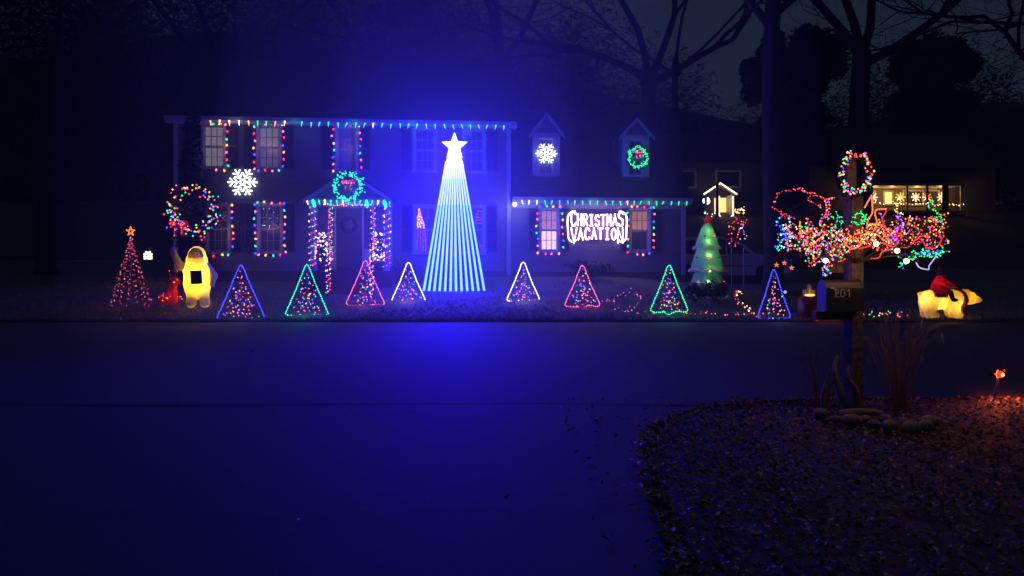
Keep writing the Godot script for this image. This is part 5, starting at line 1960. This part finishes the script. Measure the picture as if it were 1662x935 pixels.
	specks(ml, along([V(-0.3, 0.95, 0), V(-0.2, 0.3, 0), V(0.02, 0.2, 0), V(0.0, 0.75, 0), V(-0.25, 0.85, 0), V(-0.05, 1.15, 0), V(0.05, 0.9, 0), V(0.3, 1.05, 0), V(0.1, 0.8, 0)], 0.085, 0.03), M.reds, 0.024)
	specks(ml, along([V(0.05, 0.75, 0), V(0.22, 0.8, 0), V(0.15, 0.7, 0), V(0.3, 0.55, 0), V(0.25, 0.35, 0)], 0.09, 0.03), [M.white, M.teal, M.pink, M.blue], 0.022)
	put("mini_bulb_lights", ml, g2, Transform3D(), true)
	lamp(g2, V(0, 0.7, 0.3), 0.03, lin(1, 0.2, 0.2), 0.1)


func lawn_lights() -> void:
	var gx := func(x: float, z: float, h := 0.04) -> Vector3: return V(x, gy(x, z) + h, z)
	fairy("ground_light_string", "pinkish string of lights curling over the lawn before the wing", Transform3D(), "light strings lying on the lawn", [smooth([gx.call(2.5, -22.0), gx.call(2.75, -22.2, 0.1), gx.call(3.1, -22.6, 0.12), gx.call(3.5, -23.0, 0.25), gx.call(3.75, -22.6, 0.2), gx.call(3.5, -21.9), gx.call(3.2, -21.4)]), smooth([gx.call(2.9, -21.6), gx.call(3.3, -21.2), gx.call(3.7, -21.2), gx.call(4.1, -21.2)])], 0.11, 0.035, [M.pink, M.dim_red, M.rope_pink, M.rope_lilac], 0.018)
	fairy("ground_light_string", "red string of lights on the lawn edge below the inflatable tree", Transform3D(), "light strings lying on the lawn", [smooth([gx.call(4.7, -21.0), gx.call(5.2, -20.9, 0.07), gx.call(5.6, -21.0), gx.call(6.1, -20.9), gx.call(6.8, -20.9, 0.06)])], 0.09, 0.04, [M.red, M.orange, M.dim_red, M.pink], 0.02)
	fairy("ground_light_string", "multicolour string of lights on the lawn between mailbox and bear", Transform3D(), "light strings lying on the lawn", [smooth([gx.call(9.5, -20.7, 0.1), gx.call(9.9, -20.6, 0.14), gx.call(10.3, -20.7, 0.08), gx.call(10.6, -20.8, 0.1)])], 0.06, 0.05, M.multi, 0.022)
	var cc := thing("candy_cane_light", "warm-lit candy cane stake light beside the blue wire tree by the mailbox", "light display", Transform3D(Basis(), V(6.25, gy(6.2, -21.3), -21.3)))
	var st := MB.new(M.metal)
	var path := smooth([V(0.42, 0.0, 0), V(0.2, 0.2, 0), V(-0.02, 0.36, 0), V(-0.1, 0.52, 0), V(-0.02, 0.62, 0), V(0.1, 0.58, 0)], 5)
	st.tube(path, 0.02, 6)
	put("cane", st, cc)
	var b := MB.new(M.red)
	specks(b, along(path, 0.05, 0.025), [M.red, M.orange, M.warm, M.amber], 0.022)
	put("mini_bulb_lights", b, cc, Transform3D(), true)
	var gb := thing("globe_stake_light", "small pale globe light on a stake beside the blue wire tree", "stake light", Transform3D(Basis(), V(7.42, gy(7.4, -21), -21)))
	var gs := MB.new(M.black)
	gs.bar(V(0, 0, 0), V(0, 0.62, 0), 0.012, 0.01, 5)
	put("stake", gs, gb)
	var gg := MB.new(M.rope_lilac)
	gg.ball(V(0, 0.66, 0), Vector3.ONE * 0.045, 7, 10)
	put("globe_bulb", gg, gb)
	var cs := thing("candle_stand", "red barrel stand topped by three glowing white candles", "lawn ornament", Transform3D(Basis(), V(7.9, gy(7.9, -20.6), -20.6)))
	var br := MB.new(M.red_box)
	br.lathe([Vector2(0, 0), Vector2(0.24, 0), Vector2(0.29, 0.3), Vector2(0.25, 0.62), Vector2(0.0, 0.62)], 18)
	put("barrel", br, cs)
	for q in [[-0.12, 0.16, 0.05], [0.0, 0.3, 0.06], [0.13, 0.15, 0.05]]:
		var cd := MB.new(M.white_cloth)
		cd.lathe([Vector2(q[2], 0.62), Vector2(q[2], 0.62 + q[1]), Vector2(q[2] * 0.5, 0.64 + q[1]), Vector2(0, 0.645 + q[1])], 12, V(q[0], 0, 0.04))
		put("candle", cd, cs)
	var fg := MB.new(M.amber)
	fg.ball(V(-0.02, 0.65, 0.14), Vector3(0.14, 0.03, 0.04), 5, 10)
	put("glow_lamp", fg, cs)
	lamp(cs, V(0.0, 0.75, 0.2), 0.02, lin(1, 0.55, 0.15), 0.05)
	var gf := [["small red-lit gift box on the lawn under the mailbox, next to the barrel", 8.12], ["small red-lit gift box on the lawn under the mailbox, farther from the barrel", 8.38]]
	for k in 2:
		var g := thing("gift_box", gf[k][0], "gift box", Transform3D(Basis(Vector3.UP, 0.2 * k), V(gf[k][1], gy(8.2, -20.5), -20.45)), "red lit gift boxes")
		var bx := MB.new(M.red_cloth)
		bx.box(V(0, 0.1, 0), Vector3(0.19, 0.2, 0.18))
		put("box", bx, g)
		var rb := MB.new(M.orange)
		for a in 2:
			var sx := -0.095 + a * 0.19
			specks(rb, along([V(sx, 0.0, 0.1), V(sx, 0.2, 0.1)], 0.05, 0.01), [M.red, M.orange], 0.016)
		specks(rb, along([V(-0.095, 0.2, 0.1), V(0.095, 0.2, 0.1), V(0, 0.3, 0.1)], 0.05, 0.015), [M.red, M.orange, M.pink], 0.016)
		put("mini_bulb_lights", rb, g, Transform3D(), true)
		lamp(g, V(0, 0.1, 0.0), 0.012, lin(1, 0.25, 0.08), 0.03)
		lamp(g, V(0, 0.12, 0.3), 0.012, lin(1, 0.2, 0.08), 0.05)


# ------------------------------------------------------------------ the mailbox post and what is thrown over it

const PX := Vector3(3.49, 1.6, -7.95)


func cm(a: Array, z := 0.0, w := 6.0) -> Array:       # centimetres across and up from the post's eye-level mark
	var out := []
	for p in a:
		out.append(PX + Vector3(p[0] * 0.01, p[1] * 0.01, z + R.randfn() * w * 0.01))
	return out


func mailbox() -> void:
	var t := thing("mailbox_post", "tall weathered square timber post carrying the dark mailbox", "post", Transform3D(Basis(), V(3.6, 0.0, -8.15)))
	var p := MB.new(M.post)
	p.box(V(0, 1.1, 0), Vector3(0.135, 2.4, 0.135), Basis(Vector3.UP, 0.22))
	put("post", p, t)
	var p2 := MB.new(M.post)
	p2.box(V(-0.06, 2.5, 0.02), Vector3(0.11, 0.5, 0.11), Basis(Vector3.UP, 0.22))
	put("post_extension", p2, t)
	var arm := MB.new(M.post)
	arm.span(V(-0.42, 0.98, -0.04), V(-0.06, 1.065, 0.05))
	put("arm", arm, t)
	var br := MB.new(M.post)
	br.box(V(-0.2, 1.62, 0.0), Vector3(0.19, 0.3, 0.04))
	put("board", br, t)
	var m := thing("mailbox", "dark blue-black metal mailbox with pale house number", "mailbox", Transform3D(Basis(Vector3.UP, 0.12), V(3.4, 1.08, -8.02)))
	var b := MB.new(M.mailbox)
	var pr := PackedVector2Array()
	pr.append(Vector2(-0.09, 0))
	pr.append(Vector2(0.09, 0))
	for k in 11:
		var a := PI * k / 10
		pr.append(Vector2(cos(a) * 0.09, 0.2 + sin(a) * 0.12))
	b.plate(pr, -0.2, 0.2, Transform3D(Basis(V(0, 0, -1), V(0, 1, 0), V(1, 0, 0)), Vector3.ZERO))
	put("body", b, m)
	var d := MB.new(M.mailbox)
	d.plate(pr, 0.2, 0.212, Transform3D(Basis(V(0, 0, -1) * 1.04, V(0, 1.03, 0), V(1, 0, 0)), Vector3.ZERO))
	put("door", d, m)
	var fl := MB.new(M.plate)
	fl.tube(smooth([V(-0.155, 0.235, 0.098), V(-0.12, 0.23, 0.098), V(-0.1, 0.2, 0.098), V(-0.103, 0.17, 0.098)], 4), 0.009, 5)
	put("flag", fl, m)
	var tm := TextMesh.new()
	tm.text = "201"
	var font := SystemFont.new()
	font.font_names = PackedStringArray(["Droid Sans"])
	tm.font = font
	tm.font_size = 48
	tm.depth = 0.004
	tm.pixel_size = 0.085 / (48 * 0.72)
	tm.material = M.plate
	put("house_number", tm, m, Transform3D(Basis(), V(-0.02, 0.185, 0.094)))
	wreath_oval()
	tangle()
	# what grows and lies round its foot
	var dw := MB.new(M.driftwood)
	dw.tube(smooth([V(-0.02, 0.0, 0), V(-0.14, 0.18, 0.03), V(-0.2, 0.42, 0.0), V(-0.16, 0.6, -0.05)], 5), 0.055, 7, 0.015)
	dw.tube(smooth([V(0.02, 0.02, 0.02), V(-0.02, 0.25, 0.06), V(-0.1, 0.38, 0.08), V(-0.09, 0.52, 0.05)], 5), 0.05, 7, 0.012)
	dw.tube(smooth([V(-0.2, 0.02, 0.1), V(0.0, 0.06, 0.14), V(0.22, 0.04, 0.12)], 5), 0.05, 7, 0.03)
	dw.tube(smooth([V(-0.3, 0.0, 0.0), V(-0.33, 0.2, 0.02), V(-0.28, 0.4, 0.02)], 5), 0.035, 6, 0.01)
	solo("driftwood", dw, "gnarled pale driftwood leaning at the foot of the mailbox post", "driftwood", Transform3D(Basis(), V(3.48, 0.03, -7.85)))
	for q in [["tall clump of dry ornamental grass beside the mailbox post", V(4.05, 0.02, -8.1), 1.05, 90], ["shorter dry grass clump behind the driftwood", V(3.3, 0.02, -8.3), 0.75, 50]]:
		var g := thing("ornamental_grass", q[0], "grass clump", Transform3D(Basis(), q[1]))
		var bl := MB.new(M.straw)
		for k in q[3]:
			var a := R.randf() * TAU
			var r := R.randf() * 0.12
			var out := V(cos(a), 0, sin(a))
			var h: float = q[2] * R.randf_range(0.5, 1.0)
			var spread := R.randf_range(0.05, 0.3)
			bl.tube([out * r, out * (r + spread * 0.25) + V(0, h * 0.45, 0), out * (r + spread * 0.7) + V(0, h * 0.85, 0), out * (r + spread * 1.3) + V(0, h, 0)], 0.004, 3, 0.0015)
			if k % 5 == 0:
				var tp := out * (r + spread * 1.3) + V(0, h, 0)
				for j in 10:
					bl.tube([tp, tp + V(R.randfn() * 0.03, R.randf_range(-0.12, 0.02), R.randfn() * 0.03)], 0.003, 3, 0.001)
		put("blade", bl, g, Transform3D(), true)
	var words_ := ["rounded stone set apart at the ring end nearer the drive", "largest stone of the ring, before the driftwood", "stone of the ring between the largest and the post front", "broad flat stone in the ring right before the post", "small stone tucked behind the broad flat one", "small pale stone near the post's foot", "wide stone at the front of the ring, farthest from the street", "stone of the ring below the dry grass clump", "round end stone of the ring beyond the dry grass", "little stone resting against the driftwood", "little stone wedged at the grass clump's foot"]
	var st := [[3.1, -7.75, 0.1], [3.28, -7.44, 0.12], [3.39, -7.25, 0.085], [3.52, -7.2, 0.1], [3.42, -7.5, 0.07], [3.63, -7.52, 0.075], [3.66, -7.1, 0.115], [3.85, -7.2, 0.095], [4.0, -7.38, 0.11], [3.16, -7.5, 0.06], [3.76, -7.4, 0.065]]
	for k in st.size():
		var s := MB.new(M.stone)
		var r: float = st[k][2] * 0.82
		var bones := [[V(0, 0, 0), V(R.randfn() * 0.3, R.randf() * 0.2, R.randfn() * 0.2) * r, r * 0.75, r * 0.6], [V(0.3 * r, 0, 0.1 * r), V(-0.4 * r, 0.1 * r, R.randfn() * 0.2 * r), r * 0.6, r * 0.55]]
		net(s, bones, r * 0.22, r * 0.2)
		solo("ring_stone", s, words_[k], "stone", Transform3D(Basis(Vector3.UP, R.randf() * TAU).scaled(V(1, 0.92, 1)), V(st[k][0], 0.06, st[k][1])), "stones ringed round the mailbox post")
	# the spot lights at the edge of the bed
	var lf := [["red stake spotlight glowing beside the street", V(5.56, 0.0, -8.85), M.ember, lin(1.0, 0.13, 0.03), 0.6], ["small green stake spotlight past the red one", V(5.9, 0.0, -8.72), M.green, lin(0.1, 1.0, 0.3), 0.015]]
	for q in lf:
		var l := thing("stake_spotlight", q[0], "spotlight", Transform3D(Basis(), q[1]), "")
		var sk := MB.new(M.black)
		sk.bar(V(-0.06, -0.05, 0), V(0, 0.24, 0), 0.012, 0.014, 6)
		sk.bar(V(-0.05, 0.3, -0.06), V(0.0, 0.3, 0.0), 0.04, 0.055, 12)
		put("stake", sk, l)
		var gl := MB.new(q[2])
		gl.ball(V(0.02, 0.3, 0.055), Vector3.ONE * (0.02 if q[4] > 0.1 else 0.015), 8, 12)
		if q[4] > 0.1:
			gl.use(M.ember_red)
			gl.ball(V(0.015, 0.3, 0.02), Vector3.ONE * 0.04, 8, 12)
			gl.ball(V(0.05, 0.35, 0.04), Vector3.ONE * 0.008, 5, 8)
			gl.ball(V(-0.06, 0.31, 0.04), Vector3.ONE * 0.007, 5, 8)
		put("lens_lamp", gl, l)
		lamp(l, V(0.02, 0.3, 0.02), q[4], q[3], 0.035)


func wreath_oval() -> void:
	wreath("oval multicolour lit wreath near the top of the mailbox post", Transform3D(Basis(), V(3.53, 2.5, -7.98)), Vector2(0.145, 0.2), 0.036, M.multi, 120, 0.0115, Vector3.ZERO, 0.0, lin(1, 0.5, 0.5))


func tangle() -> void:
	var t := thing("bare_shrub", "leafless spreading shrub buried under tangled light strings", "shrub", Transform3D(Basis(), PX))
	var st := MB.new(M.twig)
	for q in [[-70, 30], [-60, 60], [-40, 20], [-30, 55], [-10, 45], [30, 30], [45, 50], [70, 20], [85, 45], [90, 8], [15, 30], [-55, 5], [60, 5]]:
		var z := R.randfn() * 0.15
		var e := V(q[0] * 0.01, q[1] * 0.01, z)
		var m := V(q[0] * 0.005, -0.1 + q[1] * 0.004, z * 0.5)
		st.tube(smooth([V(0.1, -0.02, -0.12), m + V(0, 0.12, 0), e], 4), 0.009, 5, 0.003)
		for k in 3:
			st.tube([(m + V(0, 0.12, 0)).lerp(e, 0.4 + 0.2 * k), e + V(R.randfn() * 0.12, R.randfn() * 0.1, R.randfn() * 0.1)], 0.004, 4, 0.0015)
	put("branch", st, t, Transform3D(), true)
	var G := "light strings thrown over the shrub by the mailbox"
	var X := Transform3D()
	fairy("shrub_light_string", "red light loop arching off the shrub towards the oak trunk", X, G, [smooth(cm([[-64, 43], [-72, 50], [-78, 56], [-76, 67], [-70, 71], [-57, 72], [-47, 71], [-35, 66], [-26, 63], [-20, 64], [-14, 67]])), smooth(cm([[-46, 71], [-40, 69], [-44, 62], [-38, 57], [-33, 56]])), smooth(cm([[-60, 44], [-66, 48], [-74, 52]]))], 0.022, 0.007, M.reds, 0.0085)
	fairy("shrub_light_string", "red and violet light drop below the end of the red loop", X, G, [smooth(cm([[-28, 62], [-27, 54], [-25, 48], [-29, 44], [-26, 38]])), smooth(cm([[-24, 60], [-25, 50], [-23, 42]]))], 0.018, 0.008, [M.red, M.pink, M.purple, M.orange], 0.009)
	fairy("shrub_light_string", "blue and teal lights bunched at the shrub's end by the oak", X, G, [smooth(cm([[-73, 45], [-75, 38], [-70, 32], [-76, 24], [-70, 18], [-77, 12]])), smooth(cm([[-70, 42], [-66, 34], [-73, 28], [-64, 20], [-70, 12], [-79, 10]])), smooth(cm([[-76, 36], [-70, 22], [-60, 26], [-66, 14]]))], 0.02, 0.014, [M.blue, M.teal, M.blue, M.white, M.teal], 0.0095)
	var mul := []
	for k in 9:
		var p := []
		for j in 7:
			p.append([-66 + j * 10 + R.randfn() * 3, 26 + R.randfn() * 11 - j * 1.2])
		mul.append(smooth(cm(p, 0, 10)))
	mul.resize(7)
	fairy("shrub_light_string", "dense multicolour lights over the shrub's half nearer the oak", X, G, mul, 0.022, 0.012, [M.red, M.orange, M.amber, M.orange, M.purple, M.red, M.green, M.red, M.warm, M.green, M.dim_red, M.dim_red], 0.009)
	var mid := []
	for k in 9:
		var p := []
		for j in 6:
			p.append([-8 + j * 9 + R.randfn() * 4, 24 + R.randfn() * 8])
		mid.append(smooth(cm(p, 0.05, 10)))
	mid.resize(7)
	fairy("shrub_light_string", "brilliant amber and red lights knotted over the mailbox post", X, G, mid, 0.018, 0.012, [M.amber, M.orange, M.red, M.warm, M.red, M.amber, M.orange, M.dim_red, M.rope_orange], 0.009)
	var far := []
	for k in 9:
		var p := []
		for j in 7:
			p.append([36 + j * 9.5 + R.randfn() * 3, 29 + R.randfn() * 11])
		far.append(smooth(cm(p, 0, 10)))
	far.resize(6)
	far.append(smooth(cm([[52, 42], [66, 43], [80, 43], [90, 40], [94, 30], [92, 20], [84, 13]])))
	fairy("shrub_light_string", "red and mixed lights spread over the shrub's half toward the bear", X, G, far, 0.023, 0.012, [M.red, M.red, M.orange, M.purple, M.red, M.amber, M.dim_red, M.green, M.dim_red, M.orange], 0.009)
	fairy("shrub_light_string", "thick tail of mixed lights hanging over the mailbox end", X, G, [smooth(cm([[-34, 18], [-32, 8], [-29, 0], [-30, -10], [-26, -18]])), smooth(cm([[-28, 20], [-24, 8], [-22, -2], [-26, -12]])), smooth(cm([[-38, 14], [-30, 4], [-24, -6], [-28, -17]])), smooth(cm([[-30, 16], [-20, 10], [-14, 6], [-18, 0]]))], 0.018, 0.012, [M.red, M.amber, M.teal, M.purple, M.pink, M.blue, M.orange], 0.0095)
	fairy("shrub_light_string", "green light squiggles between the red loop and the post", X, G, [smooth(cm([[-25, 44], [-19, 42], [-18, 36], [-21, 28], [-24, 24]])), smooth(cm([[-14, 50], [-10, 46], [-8, 46], [-6, 40], [-12, 40], [-13, 33], [-14, 28]]))], 0.024, 0.006, [M.green, M.teal], 0.008)
	fairy("shrub_light_string", "green lights balled up beside the upright orange outline", X, G, [smooth(cm([[6, 44], [10, 50], [14, 46], [9, 42], [13, 40], [6, 38], [2, 41]])), smooth(cm([[4, 40], [10, 38], [14, 44], [8, 48]]))], 0.014, 0.01, [M.green], 0.0085)
	fairy("shrub_light_string", "green lights climbing the highest twig on the bear's side", X, G, [smooth(cm([[85, 62], [84, 56], [89, 51], [91, 45], [94, 38]])), smooth(cm([[84, 45], [86, 40]]))], 0.016, 0.008, [M.green], 0.0085)
	fairy("shrub_light_string", "green and blue lights drooping lowest on the bear's side", X, G, [smooth(cm([[52, -2], [60, 4], [70, 7], [80, 8], [88, 10]])), smooth(cm([[56, 2], [64, 9], [72, 5], [82, 10], [88, 6]])), smooth(cm([[64, 2], [72, 10], [80, 4], [90, 12]])), smooth(cm([[54, 4], [56, -3], [54, -8]]))], 0.016, 0.012, [M.green, M.green, M.teal, M.blue], 0.009)
	fairy("shrub_light_string", "yellow and violet lights up a single twig", X, G, [smooth(cm([[47, 61], [50, 58], [49, 52], [51, 48]]))], 0.014, 0.006, [M.amber, M.warm], 0.0085)
	fairy("shrub_light_string", "violet and blue lights dropping from the yellow-tipped twig", X, G, [smooth(cm([[51, 48], [50, 42], [53, 38], [48, 34], [47, 26], [46, 20]]))], 0.013, 0.008, [M.purple, M.blue, M.purple, M.pink], 0.01)
	for q in [
		["upright hairpin of orange rope light above the post", M.rope_orange, [[12, 28], [12, 40], [16, 48], [16, 56], [17, 65], [14, 65], [12, 54]]],
		["crooked orange rope light beside the hairpin", M.rope_orange, [[19, 29], [20, 38], [21, 47], [24, 52], [28, 52]]],
		["short red rope light leaning beside the crooked one", M.rope_red, [[28, 33], [29, 42], [30, 48], [33, 52]]],
		["pink rope light sagging on the oak side of the shrub", M.rope_pink, [[-72, 37], [-64, 27], [-54, 22], [-42, 24], [-34, 30]]],
		["orange rope light crossing the pink one", M.rope_orange, [[-56, 40], [-55, 30], [-55, 22], [-45, 16], [-38, 22], [-30, 26]]],
		["red rope light waving along the bear side of the shrub", M.rope_red, [[50, 14], [58, 14], [62, 22], [67, 20], [75, 13], [82, 13], [88, 21], [90, 30]]],
		["red rope light hanging under the knot on the post", M.rope_red, [[16, 2], [22, 3], [26, 9], [34, 11], [40, 12]]],
		["white rope light looped lowest on the bear side", M.rope_lilac, [[64, -2], [66, -7], [72, -9], [77, -5], [81, 3], [84, 8]]],
		["orange rope light coiled through the knot", M.rope_orange, [[-12, 14], [-4, 22], [4, 17], [-2, 12], [-10, 20], [6, 28], [14, 20], [22, 27], [30, 20]]],
		["red rope light trailing from knot to violet lights", M.rope_red, [[2, 12], [14, 14], [26, 18], [38, 14], [44, 22], [40, 30], [50, 26]]]]:
		var r := MB.new(q[1])
		r.tube(smooth(cm(q[2], 0.08, 4), 6), 0.0068, 6)
		solo("rope_light", r, q[0], "rope light", Transform3D(), "rope lights on the shrub by the mailbox")
	for q in [["warm white globe bulb hanging near the mailbox end", -33, 0, 0.026], ["warm white globe bulb at the heart of the amber knot", 18, 17, 0.026], ["warm white globe bulb just past the post", 39, 10, 0.026], ["warm white globe bulb hanging lowest past the post", 48.5, -0.5, 0.026]]:
		var g := thing("globe_bulb", q[0], "globe bulb", Transform3D(Basis(), PX + V(q[1] * 0.01, q[2] * 0.01, 0.16)), "globe bulbs on the shrub")
		var b := MB.new(M.globe)
		b.ball(Vector3.ZERO, Vector3.ONE * q[3], 8, 12)
		put("bulb", b, g)
		var s := MB.new(M.black)
		s.bar(V(0, q[3] * 0.9, 0), V(0, q[3] * 2.0, 0), 0.012, 0.01, 6)
		s.tube([V(0, q[3] * 2, 0), V(0.01, 0.1, -0.05)], 0.004, 4)
		put("socket", s, g)
		lamp(g, Vector3.ZERO, 0.012, lin(1, 0.75, 0.4), 0.02)
	for q in [["tiny star charm light, nearest the oak trunk", -77, -4.5], ["tiny star charm light, middle one of the hanging three", -69, -2.5], ["tiny star charm light, closest to the mailbox of the hanging three", -61.5, -7.5]]:
		var g := thing("star_charm_light", q[0], "star light", Transform3D(Basis(), PX + V(q[1] * 0.01, q[2] * 0.01, 0.0)), "star charms hanging by the mailbox")
		var s := MB.new(M.rope_orange)
		for k in 5:
			var a := TAU * k / 5
			s.bar(Vector3.ZERO, V(sin(a) * 0.02, cos(a) * 0.02, 0), 0.004, 0.003, 4)
			s.oct(V(sin(a) * 0.02, cos(a) * 0.02, 0.002), 0.006)
		put("star", s, g)
		var w := MB.new(M.wire)
		w.tube([V(0, 0.02, 0), V(0.0, 0.11, 0)], 0.002, 3)
		put("wire", w, g)
	for q in [[-45, 20, 0.06, lin(1, 0.35, 0.4)], [15, 20, 0.09, lin(1, 0.45, 0.15)], [68, 20, 0.06, lin(1, 0.25, 0.25)]]:
		lamp(t, V(q[0] * 0.01, q[1] * 0.01, 0.3), q[2], q[3], 0.2)
